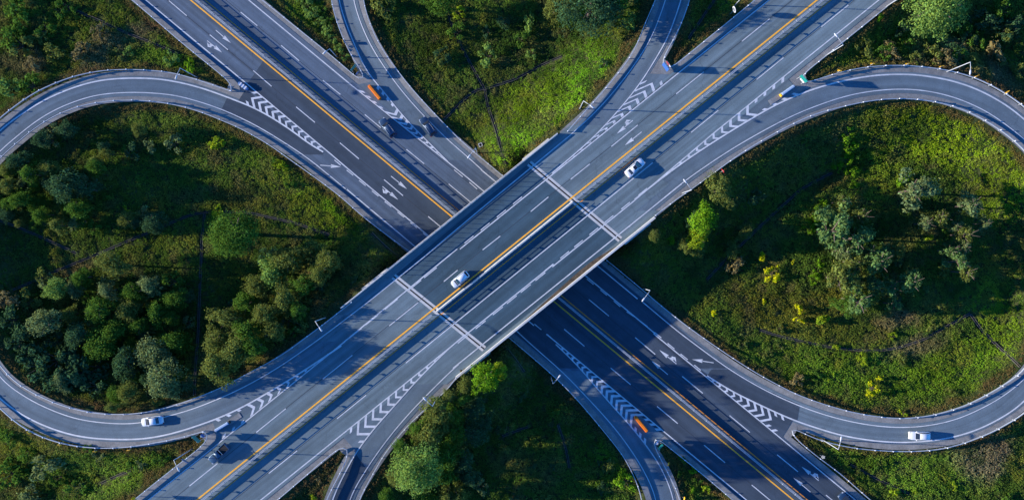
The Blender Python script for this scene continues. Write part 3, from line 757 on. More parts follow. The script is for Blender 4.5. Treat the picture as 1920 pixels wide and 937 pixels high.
guardrail([(1304, -90), (1302, -40), (1292.4, 0), (1277, 44.4), (1256.6, 85.4), (1239, 117), (1239, 130), (1247, 135), (1272, 118), (1332, 69), (1416.7, 0), (1540, -98)], 'guardrail folded round the weed wedge by the large blue sign, top right')
guardrail([pu(146, -98), pu(146, 0), pu(146, 100), (1506, 139), (1495, 149), (1497, 157), (1510, 158), (1542.4, 146), (1576.6, 136.6), (1610.7, 129), (1644.8, 125.3), (1685.8, 124), (1730, 127), (1781.4, 134.9), (1832.6, 150.2), (1883.8, 177.5), (1920, 203.8), (1975, 256), (2012, 318), (2033, 400), (2038, 490)],
          'guardrail with a hairpin nose between upper road and right loop ramp, by yellow markers')
guardrail([(2038, 490), (2028, 575), (2005, 650), (1972, 718), (1920, 771), (1883.8, 794), (1849.7, 812), (1781.4, 836), (1720, 844), (1651.7, 843), (1586.8, 836), (1525.4, 820), (1490, 802), (1479, 798), (1476, 803), (1483, 813), (1501, 830), (1534.5, 857), (1574.8, 887), (1619, 925.8), (1740, 1028)],
          'guardrail with a hairpin nose below the right loop ramp, beside the bottom right road')
guardrail([(1228, 404), (1262, 378), (1301, 351), (1345, 319), (1393, 285), (1461.4, 245), (1523.6, 216), (1576.6, 201.4), (1627.8, 190.5), (1679, 186), (1730, 188.8), (1781.4, 199), (1832.6, 220.2), (1883.8, 252.6), (1920, 285), (1938, 312), (1955, 355), (1969, 415), (1973, 490), (1966, 553), (1950, 612), (1933, 655), (1920, 690), (1870, 726), (1812, 757), (1781.4, 767.2), (1749, 776.4), (1716.5, 781), (1682.4, 783), (1619, 775.8), (1554.4, 760), (1493, 738.2), (1448.7, 716), (1414.6, 697), (1373.6, 671), (1339.5, 648), (1297, 618), (1249.7, 581.7), (1205, 544), (1154, 501.4), (1137, 488)],
          'long curved guardrail round the inner edge of the right loop, against the pines')
guardrail([(855, 708), (840, 728), (803.8, 760.4), (763, 799), (722, 849), (701.4, 885), (674, 937), (655, 1010)], 'guardrail right of the bottom left ramp, against the tall trees of the lower infield')
guardrail([(590, 1010), (612.6, 937), (646.8, 869.6), (656, 844), (656, 834), (650, 830.4), (633, 841), (600, 868), (519, 937), (420, 1016)], 'guardrail folded round the brown weed wedge at the bottom left')
guardrail([(953, 631), (1016.7, 685), (1061.4, 726.3), (1095.5, 763.8), (1146.8, 825.3), (1174, 862.8), (1194.6, 907.2), (1203, 937), (1212, 1010)], 'guardrail left of the bottom right ramp, beside the shaded lower infield')
guardrail([(1288, 1010), (1274.6, 937), (1261, 903.8), (1243.9, 869.6), (1227, 838), (1221, 824), (1222, 816), (1229, 817), (1257.5, 840), (1315.6, 886.7), (1366.8, 930), (1460, 1008)], 'guardrail folded round the weed wedge at the bottom right, by the orange cushion')

# median barriers
MP1 = MB(); MP1.box((0, 0, 0.46), (0.12, 0.14, 0.92)); MED_POST = MP1.mesh('post', M['galv_post'])
MP2 = MB(); MP2.box((0, 0, 0.75), (0.10, 0.10, 1.5)); MP2.box((0, 0, 1.30), (0.06, 0.55, 0.20)); MED_TALL = MP2.mesh('tall_post', M['galv_post'])
def median(off, y0, y1, mode, f, label, d):
    P = curve([f(off, y0), f(off, y1)], mode, 2.0, False); z = ZD if mode == 'U' else 0.0
    P3 = np.c_[P, np.full(len(P), z)]; o = P3[0]
    r = empty('median_barrier', o, label=label, cat='barrier', group='steel barriers along the road medians')
    mb = MB()
    for s_ in (-.16, .16):
        mb.sweep(P3 - o, [(s_ - .06, .42), (s_ + .06, .42), (s_ + .06, .92), (s_ - .06, .92)])
    mb.build('beam', M['galv'], r)
    mb = MB(); mb.sweep(P3 - o + np.array((0, 0, 1.46)), [(-.035, -.035), (.035, -.035), (.035, .035), (-.035, .035)]); mb.build('top_rail', M['galv'], r)
    a = math.atan2(d[1], d[0])
    for k_, q in enumerate(resample(P3, step=1.84)[:99]):
        link_copy('post', MED_TALL if k_ % 2 else MED_POST, r, tuple(q - o), a)
    return r
median(10.5, 374, -98, 'U', pu, 'double beam median barrier on the upper road, upper right of the bridge', DU)
median(10.5, 590, 1050, 'U', pu, 'double beam median barrier on the upper road, lower left of the bridge', DU)
median(10.5, -98, 462, 'L', pl, 'double beam median barrier on the lower road, upper left of the bridge', DL)
median(17, 463, 1050, 'L', pl, 'double beam median barrier on the lower road, lower right of the bridge', DL)

# ------------------------------------------------------------------ drainage channels
DRAIN_MASK = np.zeros((NX, NY), bool)
def drain(px, label, pale=False, w=0.17):
    P = np.array([WG(*p)[:2] for p in px]); P = resample(P, step=1.0)
    if len(P) > 6:
        for _ in range(3): P[1:-1] = 0.25 * P[:-2] + 0.5 * P[1:-1] + 0.25 * P[2:]
    Z = bil(gz, P[:, 0], P[:, 1])
    for _ in range(2): Z[1:-1] = 0.25 * Z[:-2] + 0.5 * Z[1:-1] + 0.25 * Z[2:]
    P3 = np.c_[P, Z + 0.05]; o = P3[0]
    r = empty('drainage_channel', o, label=label, cat='drain', group='concrete drainage channels')
    for s_ in (-1, 1):
        mb = MB(); mb.sweep(P3 - o, [(s_ * w, -.5), (s_ * (w + .07), -.5), (s_ * (w + .07), .17), (s_ * w, .17)][::s_]); mb.build('channel_wall', M['channel'], r)
    mb = MB(); mb.sweep(P3 - o, [(-w, -.5), (w, -.5), (w, .02), (-w, .02)]); mb.build('channel_bed', M['channel_shade'], r)
    q = resample(P, step=0.4)
    for dx in (-0.2, 0.2):
        for dy in (-0.2, 0.2):
            i = np.rint((q[:, 0] + dx - GX[0]) / CELL).astype(int); j = np.rint((q[:, 1] + dy - GY[0]) / CELL).astype(int)
            DRAIN_MASK[np.clip(i, 0, NX - 1), np.clip(j, 0, NY - 1)] = True
drain([(836, 12), (841, 31), (858, 75), (889, 133), (909, 167)], 'drain running down the dark upper infield from the top edge')
drain([(909, 167), (964, 150), (1018, 121), (1053, 106)], 'drain crossing the upper infield above the bright grass slope')
drain([(909, 167), (892, 168), (861, 195), (832, 225)], 'short drain from the junction down to the top left ramp guardrail')
drain([(909, 167), (913, 195), (931, 246), (940, 283), (951, 308)], 'drain running down the bright slope to the bridge parapet')
drain([(118, 8), (130, 15), (191, 41), (239, 63), (290, 82), (335, 102)], 'drain crossing the weedy top left corner')
drain([(-10, 409), (0, 414), (68, 440), (147, 476)], 'short drain at the left edge of the left infield')
drain([(25, 543), (34, 539), (113, 505), (205, 467), (290, 431), (358, 402), (389, 397), (444, 397), (468, 399), (554, 418), (618, 440)], 'long bending drain across the middle of the left infield')
drain([(384, 401), (379, 443), (376, 518), (372, 620), (367, 685), (365, 741)], 'straight drain running down the left infield to the ramp')
drain([(697, 437), (724, 464), (753, 486)], 'short drain beside the lower road at the left end of the bridge')
drain([(1560, 324), (1506, 351), (1444, 406), (1359, 488), (1325, 524)], 'drain crossing the shaded side of the right infield')
drain([(1425, 618), (1440, 624), (1491, 637), (1559, 651), (1631, 658), (1679, 653), (1730, 637), (1764, 617), (1819, 587)], 'long curving drain across the bottom of the right infield')
drain([(1819, 589), (1839, 617), (1870, 648), (1901, 675), (1912, 687)], 'pale drain running down to the right loop guardrail')
drain([(1046, 795), (1048, 801), (1061, 839), (1068, 876)], 'dark drain in the middle of the lower infield')
drain([(942, 817), (967, 807), (993, 798)], 'short slanted drain in the lower infield')
drain([(945, 648), (965, 671), (983, 697)], 'short drain under the right end of the bridge parapet in the lower infield')
drain([(1344, -6), (1318, 32), (1290, 74)], 'pale edged drain in the weed wedge at the top right')
drain([(1594, 870), (1635, 892), (1672, 910), (1705, 925)], 'drain through the weeds at the bottom right')
drain([(190, 905), (215, 893), (245, 881)], 'short pale drain in the bottom left weeds')

# ------------------------------------------------------------------ street lamps
def street_lamp(elbow, head, label, h=9.0, mode='G'):
    e = WG(*elbow, h=h); zt = e[2] + h
    hx, hy = unproj(*head, zt + 0.25)
    r = empty('street_lamp', (e[0], e[1], e[2] - 0.2), label=label, cat='street lamp', group='street lamps beside the roads')
    v = np.array((hx - e[0], hy - e[1])); L = np.linalg.norm(v); v /= L
    mb = MB(); mb.tube([(0, 0, 0), (0, 0, h * .5), (0, 0, h + .2)], [0.11, 0.09, 0.065], 10); mb.build('pole', M['lamp_paint'], r, True)
    mb = MB(); mb.tube([(0, 0, h + .15), (v[0]*L*.5, v[1]*L*.5, h + .42), (v[0]*(L - .6), v[1]*(L - .6), h + .45)], [0.06, 0.05, 0.045], 8); mb.build('arm', M['lamp_paint'], r, True)
    mb = MB(); mb.tube([(v[0]*(L - .75), v[1]*(L - .75), h + .45), (v[0]*(L - .35), v[1]*(L - .35), h + .46), (v[0]*(L + .15), v[1]*(L + .15), h + .46), (v[0]*(L + .45), v[1]*(L + .45), h + .44)], [0.06, 0.16, 0.18, 0.07], 10)
    hd = mb.build('lamp_head', M['lamp_glass'], r, True)
    mb = MB(); mb.box((0, 0, 0.1), (0.5, 0.5, 0.4)); mb.build('base', M['channel'], r)
street_lamp((337.5, 128), (330, 146), 'street lamp beside the left loop ramp, in front of the brown top left weeds')
street_lamp((618, 92), (608, 99.5), 'street lamp reaching over the guardrail of the narrow hedge strip', h=7.0)
street_lamp((1094, 189.5), (1111, 201), 'street lamp at the foot of the bright grass slope, beside the upper road')
street_lamp((1581, 84.5), (1567, 66), 'tall pale street lamp leaning over the upper road near the upper right nose')
street_lamp((1819, 117), (1819, 137), 'pale street lamp above the top of the right loop ramp, by the yellow markers')
street_lamp((1700, -12), (1684, -30), 'pale street lamp at the top edge of the photo, beside the upper road')
street_lamp((891.5, 277.5), (879, 294), 'street lamp by the guardrail left of the bridge in the upper infield')
street_lamp((591, 602), (602, 618), 'street lamp beside the upper road below the left wood')
street_lamp((1219, 544.5), (1206, 562), 'street lamp beside the shaded lower road, right of the bridge')
street_lamp((1037, 719), (1049, 705), 'white street lamp beside the bottom right ramp and the shaded lower infield')
street_lamp((1297, 356), (1284, 339), 'street lamp beside the upper road, over the olive tree')
street_lamp((811, 761), (796, 747), 'street lamp half hidden in the trees of the lower infield')
street_lamp((1572, 842), (1577, 821), 'white street lamp inside the bottom right wedge, beside the right loop ramp')
street_lamp((326, 862), (335, 880), 'street lamp beside the upper road at the bottom left, by a blue sign')
street_lamp((1400, -14), (1411, -2), 'street lamp at the top edge of the photo, left of the upper road')

# ------------------------------------------------------------------ crash cushions
def cushion(p0, p1, label, mode, body, w=0.78, h=0.9, ribs=False):
    a = W(*p0, mode, 0.5); c = W(*p1, mode, 0.5); d = (c - a)[:2]; L = np.linalg.norm(d); d /= L; n = np.array((-d[1], d[0]))
    r = empty('crash_cushion', (a[0], a[1], a[2]), math.atan2(d[1], d[0]), label=label, cat='crash cushion')
    bm = bmesh.new(); bmesh.ops.create_cube(bm, size=1.0)
    for v in bm.verts: v.co = Vector((L / 2 + v.co.x * L, v.co.y * w, 0.06 + (v.co.z + .5) * h))
    bmesh.ops.bevel(bm, geom=[e for e in bm.edges if max(v.co.z for v in e.verts) > h * .9 or abs(e.verts[0].co.z - e.verts[1].co.z) > .3], offset=0.16, segments=3, affect='EDGES')
    me = bpy.data.meshes.new('shell'); bm.to_mesh(me); bm.free()
    me.materials.append(body); link_copy('shell', me, r)
    mb = MB(); mb.box((L / 2, 0, 0.05), (L * .9, w * .8, 0.1)); mb.build('skid', M['black'], r)
    for k in (range(1, 5) if ribs else []):
        x = L * k / 5; mb = MB()
        mb.box((x, 0, h * .5 + .05), (0.05, w + .03, h * .6)); mb.build('strap', M['black'] if not ribs else M['cushion_blue'], r)
    return r, L, w, h
cushion((691.5, 160.5), (713, 186.5), 'long orange crash cushion on the striped nose of the top left ramp', 'T', M['orange'])
cushion((1190.5, 780.5), (1213.5, 808.5), 'long orange crash cushion on the striped nose of the bottom right ramp', 'T', M['orange'])
r, L, w, h = cushion((1489, 161), (1465, 178), 'silver blue crash cushion with yellow nose where the right loop ramp starts', 'T', M['cushion_white'], 0.65, 0.85, True)
mb = MB(); mb.box((L + .14, 0, .45), (0.24, 0.6, 0.7)); mb.build('nose_panel', M['sign_yellow'], r)
r, L, w, h = cushion((403, 807), (429, 791.5), 'white blue crash cushion with black nose at the start of the left loop ramp', 'T', M['cushion_white'], 0.65, 0.85, True)
mb = MB(); mb.box((L + .14, 0, .45), (0.24, 0.6, 0.7)); mb.build('nose_panel', M['black'], r)
r, L, w, h = cushion((447, 155), (464, 168), 'short blue and white barrel cushion at the end of the left loop ramp', 'T', M['cushion_blue'], 0.8, 0.7, False)
for k in range(3):
    mb = MB(); mb.box((L * (.25 + .27 * k), 0, .41), (0.30, 0.84, 0.74)); mb.build('white_band', M['sign_white'], r)
def pad(p0, p1, w, label):
    a = W(*p0, 'T'); c = W(*p1, 'T'); d = (c - a)[:2]; L = np.linalg.norm(d); d /= L
    mb = MB(); mb.box((L / 2, 0, 0.03), (L, w, 0.10)); o = mb.build('concrete_pad', M['concrete'])
    o.location = (a[0], a[1], a[2]); o.rotation_euler = (0, math.atan2(-(c[2]-a[2]), L), math.atan2(d[1], d[0])); props(o, label, 'concrete pad')
pad((1466, 178), (1443, 193), 1.1, 'grey concrete pad in front of the silver crash cushion, right loop start')
pad((429, 792), (451, 777), 1.1, 'grey concrete pad in front of the white crash cushion, left loop start')

# ------------------------------------------------------------------ signs
def sign_post_board(p, label, boards, h=3.0, cat='road sign', name='road_sign', posts=(0,), ph=None):
    """boards: (width, height, centre height, material, side shift); p = photo point of the board's top, facing angle by rz"""
    e = WG(*p[:2], h=h); rz = p[2]
    r = empty(name, (e[0], e[1], e[2] - 0.1), rz, label=label, cat=cat)
    for q in posts:
        mb = MB(); mb.tube([(0.08, q, 0), (0.08, q, ph or h)], 0.06, 8); mb.build('post', M['galv'], r)
    for (w, hh, zc, m, sh, dep) in boards:
        mb = MB(); mb.box((dep, sh, zc), (0.05, w, hh)); b_ = mb.build('board', M[m], r)
        mb = MB(); mb.box((dep + 0.035, sh, zc), (0.02, w * .96, hh * .96)); mb.build('board_back', M['sign_back'], b_)
    return r
sign_post_board((1508, 147, math.radians(40)), 'teal direction sign on posts at the nose of the right loop ramp', [(1.9, 1.5, 3.2, 'sign_teal', 0, -.06), (1.2, .7, 2.0, 'sign_white', -.2, -.06)], 3.4, posts=(-.7, .7), ph=3.9)
sign_post_board((1252, 122, math.radians(35)), 'large blue sign board with small red and white sign on the top right nose', [(1.9, 2.4, 1.9, 'sign_blue', 0, -.3), (1.0, .5, 3.9, 'sign_red', .2, -.06), (.5, .5, 4.0, 'sign_white', -.5, -.05)], 3.0, posts=(-.6, .6), ph=4.1)
sign_post_board((366.5, 823, math.radians(228)), 'teal direction sign in the dry grass at the left loop nose, bottom left', [(2.0, 1.5, 3.2, 'sign_teal', 0, -.06)], 3.4, posts=(-.7, .7), ph=3.9)
sign_post_board((379, 817, math.radians(228)), 'small blue sign next to the teal sign at the left loop nose', [(.9, .9, 2.6, 'sign_blue', 0, -.06), (.5, .5, 3.3, 'sign_white', 0, -.05)], 2.8, ph=3.6)
sign_post_board((663, 127, math.radians(140)), 'teal direction sign on the narrow hedge strip behind the orange cushion, top left', [(1.9, 1.4, 3.0, 'sign_teal', 0, .1)], 3.2, posts=(-.7, .7), ph=3.7)
sign_post_board((670, 138, math.radians(140)), 'small blue sign on the tip of the hedge strip, top left', [(.9, .8, 2.3, 'sign_blue', 0, .1)], 2.4, ph=2.8)
sign_post_board((1239, 838.5, math.radians(320)), 'teal direction sign on the weed wedge below the orange cushion, bottom right', [(1.7, 1.4, 3.0, 'sign_teal', 0, -.06)], 3.2, posts=(-.6, .6), ph=3.7)
sign_post_board((1232.5, 830.5, math.radians(320)), 'small blue sign on the tip of the weed wedge, bottom right', [(.9, .8, 2.3, 'sign_blue', 0, -.06), (.4, .4, 2.9, 'sign_white', 0, -.05)], 2.4, ph=3.1)
sign_post_board((347, 863, math.radians(60)), 'narrow blue sign over the guardrail beside the bottom left street lamp', [(1.6, .7, 3.6, 'sign_blue', 0, -.06)], 3.6, ph=3.8)
sign_post_board((252, 936, math.radians(228)), 'yellow warning sign at the bottom left edge of the photo', [(1.3, 1.3, 2.8, 'sign_yellow', 0, .1)], 2.9, ph=3.3)
sign_post_board((1546, 858, math.radians(140)), 'white sign by the guardrail of the bottom right wedge', [(.7, .7, 2.3, 'sign_white', 0, .1), (.6, .3, 1.6, 'sign_white', 0, .1)], 2.6, ph=3.0)
def round_sign(p, label, rz, h=3.4, rad=.65, face='sign_white'):
    e = WG(*p, h=h); r = empty('round_sign', (e[0], e[1], e[2] - .1), rz, label=label, cat='road sign')
    mb = MB(); mb.tube([(0.06, 0, 0), (0.06, 0, h)], 0.05, 8); mb.build('post', M['galv'], r)
    mb = MB(); mb.tube([(-.04, 0, h), (.02, 0, h)], rad, 24); mb.build('disc', M[face], r)
    mb = MB(); mb.tube([(-.055, 0, h), (-.041, 0, h)], rad * .72, 24); mb.build('inner_disc', M['sign_back'], r)
round_sign((1377, 18), 'round white sign on a post left of the upper road at the top', math.radians(20), 3.6, .7)
e = WG(1355.6, 320.5, h=2.4); r = empty('triangle_sign', (e[0], e[1], e[2]), math.radians(215), label='small red and white triangular sign by the guardrail above the olive tree', cat='road sign')
mb = MB(); mb.tube([(0.06, 0, 0), (0.06, 0, 2.6)], 0.05, 8); mb.build('post', M['galv'], r)
mb = MB(); mb.add([(-.03, -.6, 2.0), (-.03, .6, 2.0), (-.03, 0, 3.0), (.02, -.6, 2.0), (.02, .6, 2.0), (.02, 0, 3.0)], [(0, 1, 2), (5, 4, 3), (0, 3, 4, 1), (1, 4, 5, 2), (2, 5, 3, 0)]); mb.build('plate', M['sign_red'], r)
mb = MB(); mb.add([(-.04, -.4, 2.12), (-.04, .4, 2.12), (-.04, 0, 2.78), (-.032, -.4, 2.12), (-.032, .4, 2.12), (-.032, 0, 2.78)], [(0, 1, 2), (5, 4, 3), (0, 3, 4, 1), (1, 4, 5, 2), (2, 5, 3, 0)]); mb.build('inner_plate', M['sign_white'], r)
CM = None
for (x, y, rz, lab) in [(1575, 133, 250, 'yellow curve marker nearest the teal sign on the right loop ramp'), (1637, 120, 262, 'second yellow curve marker from the teal sign on the right loop ramp'), (1703, 120, 272, 'third yellow curve marker, at the very top of the right loop ramp'),
                   (1767, 125, 283, 'yellow curve marker left of the pale street lamp on the right loop'), (1833, 143, 294, 'yellow curve marker right of the pale street lamp on the right loop'), (1890, 173, 305, 'yellow curve marker at the right edge of the photo, on the right loop'),
                   (54, 810, 50, 'yellow curve marker at the left edge, below the left loop ramp'), (111, 833, 65, 'second yellow curve marker from the left edge, below the left loop'), (177, 845, 80, 'third yellow curve marker from the left edge, below the left loop'), (240, 843, 95, 'yellow curve marker nearest the white sedan, below the left loop'),
                   (1253, 870, 160, 'orange marker in the weed wedge below the bottom right teal sign'), (1283, 935, 165, 'orange marker at the bottom edge in the bottom right wedge'), (643, 77, 20, 'orange marker on the hedge strip beside the top left ramp')]:
    e = WG(x, y, h=1.7); r = empty('curve_marker', (e[0], e[1], e[2] - .1), math.radians(rz), label=lab, cat='curve marker', group='yellow curve markers along the ramps')
    if CM is None:
        a_ = MB(); a_.tube([(0, 0, 0), (0, 0, 1.75)], 0.05, 8)
        b_ = MB(); b_.box((-.09, 0, 1.45), (0.06, .72, .80)); 
        c_ = MB(); c_.add([(-.125, -.3, 1.75), (-.125, -.05, 1.75), (-.125, .2, 1.45), (-.125, -.05, 1.15), (-.125, -.3, 1.15), (-.125, -.05, 1.45)], [(0, 1, 2, 5), (5, 2, 3, 4)])
        CM = (a_.mesh('post', M['galv']), b_.mesh('plate', M['sign_yellow']), c_.mesh('chevron', M['black']))
    for nm, me in zip(('post', 'plate', 'chevron'), CM): link_copy(nm, me, r)
e = WG(901, 272, h=.3)
mb = MB()
for (dx, dy, sx, sy) in ((0, .36, .84, .12), (0, -.36, .84, .12), (.36, 0, .12, .6), (-.36, 0, .12, .6)): mb.box((dx, dy, .15), (sx, sy, .9))
r = empty('drain_inlet', (e[0], e[1], e[2]), .4, label='square pale concrete drain inlet beside the lamp left of the bridge', cat='drain')
mb.build('frame', M['parapet'], r); mb = MB(); mb.box((0, 0, .1), (.6, .6, .4)); mb.build('grate', M['black'], r)

# silt and dry weeds along the right parapet of the bridge
mb = MB(); a_, b2 = curve([pu(184, 470), pu(186, 500), pu(188, 530), pu(193, 575)], 'U', .5), curve([pu(197.5, 458), pu(197.5, 580)], 'U', .5)
so = strip('silt', curve([pu(197, 462), pu(188, 480), pu(184, 500), pu(188, 535), pu(192, 570), pu(196.5, 600)], 'U', .5), curve([pu(197.8, 462), pu(197.8, 600)], 'U', .5), 'U', 0.03, M['soil'])
props(so, 'brown silt washed up along the right parapet of the bridge', 'silt', kind='stuff')

# ------------------------------------------------------------------ vehicles (x forward, z up; copied nowhere, each built for itself)
def face_patch(mb, q, inset, lift):
    q = [Vector(p) for p in q]; n = (q[1] - q[0]).cross(q[3] - q[0]).normalized()
    def at(u, v): return (q[0]*(1-u) + q[1]*u)*(1-v) + (q[3]*(1-u) + q[2]*u)*v
    iu, iv = inset
    P = [at(iu, iv), at(1-iu, iv), at(1-iu, 1-iv), at(iu, 1-iv)]
    mb.add([p + n*lift for p in P] + [p - n*.02 for p in P], [(0,1,2,3), (0,4,5,1), (1,5,6,2), (2,6,7,3), (3,7,4,0)])
    return n
def vehicle(name, kind, label, px, head_px, paint, L=4.7, Wd=1.84, mode='T', cat='car', sunroof=False, rails=False):
    c = W(*px, mode, 0.8); hx, hy = unproj(*head_px, c[2] + .8); d = Vector((hx - c[0], hy - c[1])).normalized()
    r = empty(name, (c[0], c[1], c[2] + 0.004), math.atan2(d.y, d.x), label=label, cat=cat)
    hl, hw = L / 2, Wd / 2
    suv = kind in ('suv', 'pickup')
    zb, belt, roof = (0.26, 1.05, 1.70) if suv else (0.20, 0.90, 1.44)
    if kind == 'hatch': belt, roof = 0.95, 1.55
    hood = belt - (0.02 if suv else 0.03)
    # body: lofted sections (x, half width, bottom, top)
    st = [(hl, .70, .36, hood - .28), (hl - .10, .84, .24, hood - .14), (hl - .35, .94, .20, hood - .05), (hl - 1.0, 1.0, .20, hood), (hl * .1, 1.0, .20, belt), (-hl * .45, 1.0, .20, belt),
          (-hl + .55, .98, .20, belt + (.02 if kind != 'sedan' else .03)), (-hl + .16, .93, .24, belt - .02), (-hl, .80, .38, belt - .14)]
    if kind == 'pickup': st = st[:4] + [(hl * .1, 1, .25, belt), (-hl * .45, 1, .25, belt), (-hl + .5, 1.0, .25, belt), (-hl + .05, .99, .28, belt), (-hl, .97, .40, belt - .03)]
    mb = MB(); P = []; F = []
    for (x, wf, z0, z1) in st:
        w = hw * wf; zm = z0 + (z1 - z0) * .55
        P += [(x, -w * .97, z0), (x, -w, zm - .1), (x, -w, zm + .08), (x, -w * .95, z1 - .06), (x, -w * .80, z1), (x, w * .80, z1), (x, w * .95, z1 - .06), (x, w, zm + .08), (x, w, zm - .1), (x, w * .97, z0)]
    m_ = 10
    for i in range(len(st) - 1):
        for k in range(m_): F.append((i*m_+k, i*m_+(k+1) % m_, (i+1)*m_+(k+1) % m_, (i+1)*m_+k))
    F += [tuple(range(m_)), tuple(range((len(st)-1)*m_, len(st)*m_))]
    mb.add(P, F); mb.build('body', M[paint], r, True)
    # cabin
    if kind == 'sedan': xb0, xb1, xr0, xr1 = hl - 1.25, -hl + .75, hl - 2.05, -hl + 1.45
    elif kind == 'hatch': xb0, xb1, xr0, xr1 = hl - 1.10, -hl + .12, hl - 1.85, -hl + .60
    elif kind == 'pickup': xb0, xb1, xr0, xr1 = hl - 1.35, -hl * .22, hl - 2.0, -hl * .12 
    else: xb0, xb1, xr0, xr1 = hl - 1.25, -hl + .10, hl - 2.0, -hl + .50
    wb, wr = hw * .90, hw * .74
    B = [Vector(p) for p in ((xb0, -wb, belt - .05), (xb0, wb, belt - .05), (xb1, wb, belt - .05), (xb1, -wb, belt - .05))]
    T = [Vector(p) for p in ((xr0, -wr, roof), (xr0, wr, roof), (xr1, wr, roof), (xr1, -wr, roof))]
    bm = bmesh.new(); vb = [bm.verts.new(p) for p in B]; vt = [bm.verts.new(p) for p in T]
    bm.faces.new(vt); [bm.faces.new((vb[i], vb[(i+1) % 4], vt[(i+1) % 4], vt[i])) for i in range(4)]
    bm.normal_update(); bmesh.ops.recalc_face_normals(bm, faces=bm.faces[:])
    bmesh.ops.bevel(bm, geom=[e for e in bm.edges if all(v.co.z > belt + .1 for v in e.verts)] , offset=0.09, segments=3, affect='EDGES')
    me = bpy.data.meshes.new('cabin'); bm.to_mesh(me); bm.free()
    for p in me.polygons: p.use_smooth = True
    me.materials.append(M[paint]); link_copy('cabin', me, r)
    def pane(nm, q, inset):
        g = MB(); face_patch(g, q, inset, .014)
        o = bpy.data.objects.new(nm, None)
        g.build(nm, M['glass'], r)
    pane('windshield', (B[0], B[1], T[1], T[0]), (.06, .08))
    pane('rear_window', (B[2], B[3], T[3], T[2]), (.08, .14))
    pane('side_window', (B[1], B[2], T[2], T[1]), (.05, .16)); pane('side_window', (B[3], B[0], T[0], T[3]), (.05, .16))
    if sunroof:
        g = MB(); g.box(((xr0 + xr1) / 2 + .25, 0, roof + .006), (.75, wr * 1.3, .02)); g.build('sunroof', M['glass'], r)
    if rails:
        for s_ in (-1, 1):
            g = MB(); g.tube([(xr0 - .15, s_ * wr * .94, roof + .02), (xr0 - .3, s_ * wr * .94, roof + .07), (xr1 + .3, s_ * wr * .94, roof + .07), (xr1 + .15, s_ * wr * .94, roof + .02)], .025, 6); g.build('roof_rail', M['galv'], r)
    if kind == 'pickup':
        x0, x1 = -hl + .12, xb1 - .12
        g = MB(); g.box(((x0 + x1) / 2, 0, belt + .012), (x1 - x0, Wd * .80, .03)); bed = g.build('cargo_bed', M['black'], r)
        for s_ in (-1, 1):
            g = MB(); g.box(((x0 + x1) / 2, s_ * Wd * .43, belt + .05), (x1 - x0 + .1, .09, .12)); g.build('bed_rail', M['paint_slate'], bed)
        g = MB(); g.box((x0 - .03, 0, belt + .05), (.09, Wd * .84, .12)); g.build('tailgate', M[paint], bed)
        g = MB(); g.tube([(x1 - .05, -Wd * .38, belt), (x1 - .15, -Wd * .36, roof - .1), (x1 - .15, Wd * .36, roof - .1), (x1 - .05, Wd * .38, belt)], .04, 6); g.build('roll_bar', M['galv'], r)
    for s_ in (-1, 1):
        g = MB(); g.box((hl - .22, s_ * hw * .66, hood - .17), (.34, .34, .14), -s_ * .35); g.build('headlight', M['headlight'], r)
        g = MB(); g.box((-hl + .07, s_ * hw * .74, belt - .18), (.14, .30, .18), s_ * .2); g.build('tail_light', M['taillight'], r)
        g = MB(); g.box((xb0 - .28, s_ * (hw + .04), belt + .05), (.12, .18, .12)); g.build('wing_mirror', M[paint], r)
        for x in (hl - .88, -hl + .92):
            R = .36 if suv else .32
            g = MB(); g.tube([(x, s_ * (hw - .26), R), (x, s_ * (hw - .03), R)], R, 20); wh = g.build('wheel', M['tyre'], r, False)
            g = MB(); g.tube([(x, s_ * (hw - .05), R), (x, s_ * (hw - .018), R)], R * .62, 14); g.build('rim', M['rim'], wh)
    g = MB(); g.box((hl - .02, 0, .42), (.06, Wd * .5, .14)); g.build('grille', M['plastic'], r)
    g = MB(); g.box((xb0 + .10, 0, belt - .035), (.22, Wd * .72, .03)); g.build('wiper_cowl', M['plastic'], r)
    return r
vehicle('parked_car' if False else 'suv', 'suv', 'dark blue SUV straddling the lane dash beside the striped top left nose', (726.5, 239.5), (711, 219), 'paint_bluegrey', 4.75, 1.9, rails=True)
vehicle('suv', 'suv', 'dark blue SUV on the ramp lane near the guardrail, upper infield side', (802, 237), (789, 219), 'paint_black', 4.75, 1.9, rails=True)
vehicle('sedan', 'sedan', 'white sedan with dark sunroof on the upper road right of the bridge', (1190.5, 314.5), (1209, 297.5), 'paint_white', 4.85, 1.86, 'U', sunroof=True)
vehicle('hatchback', 'hatch', 'silver hatchback on the bridge beside the yellow median line', (862.5, 523.5), (843, 540), 'paint_silver', 4.3, 1.8, 'U')
vehicle('sedan', 'sedan', 'white sedan on the left loop ramp in the bottom left', (285, 789), (255, 793.5), 'paint_white', 4.75, 1.86)
vehicle('pickup_truck', 'pickup', 'dark blue pickup truck with open bed on the bottom left road', (410, 850), (392, 867), 'paint_slate', 5.0, 1.9, 'U', cat='pickup truck')
vehicle('suv', 'suv', 'white SUV on the right loop ramp in the bottom right', (1724.5, 816.5), (1694, 816), 'paint_white', 4.75, 1.88, rails=True)
vehicle('sedan', 'sedan', 'dark sedan cut off by the bottom edge of the photo', (1589, 940), (1574, 924), 'paint_black', 4.7, 1.85, 'L')

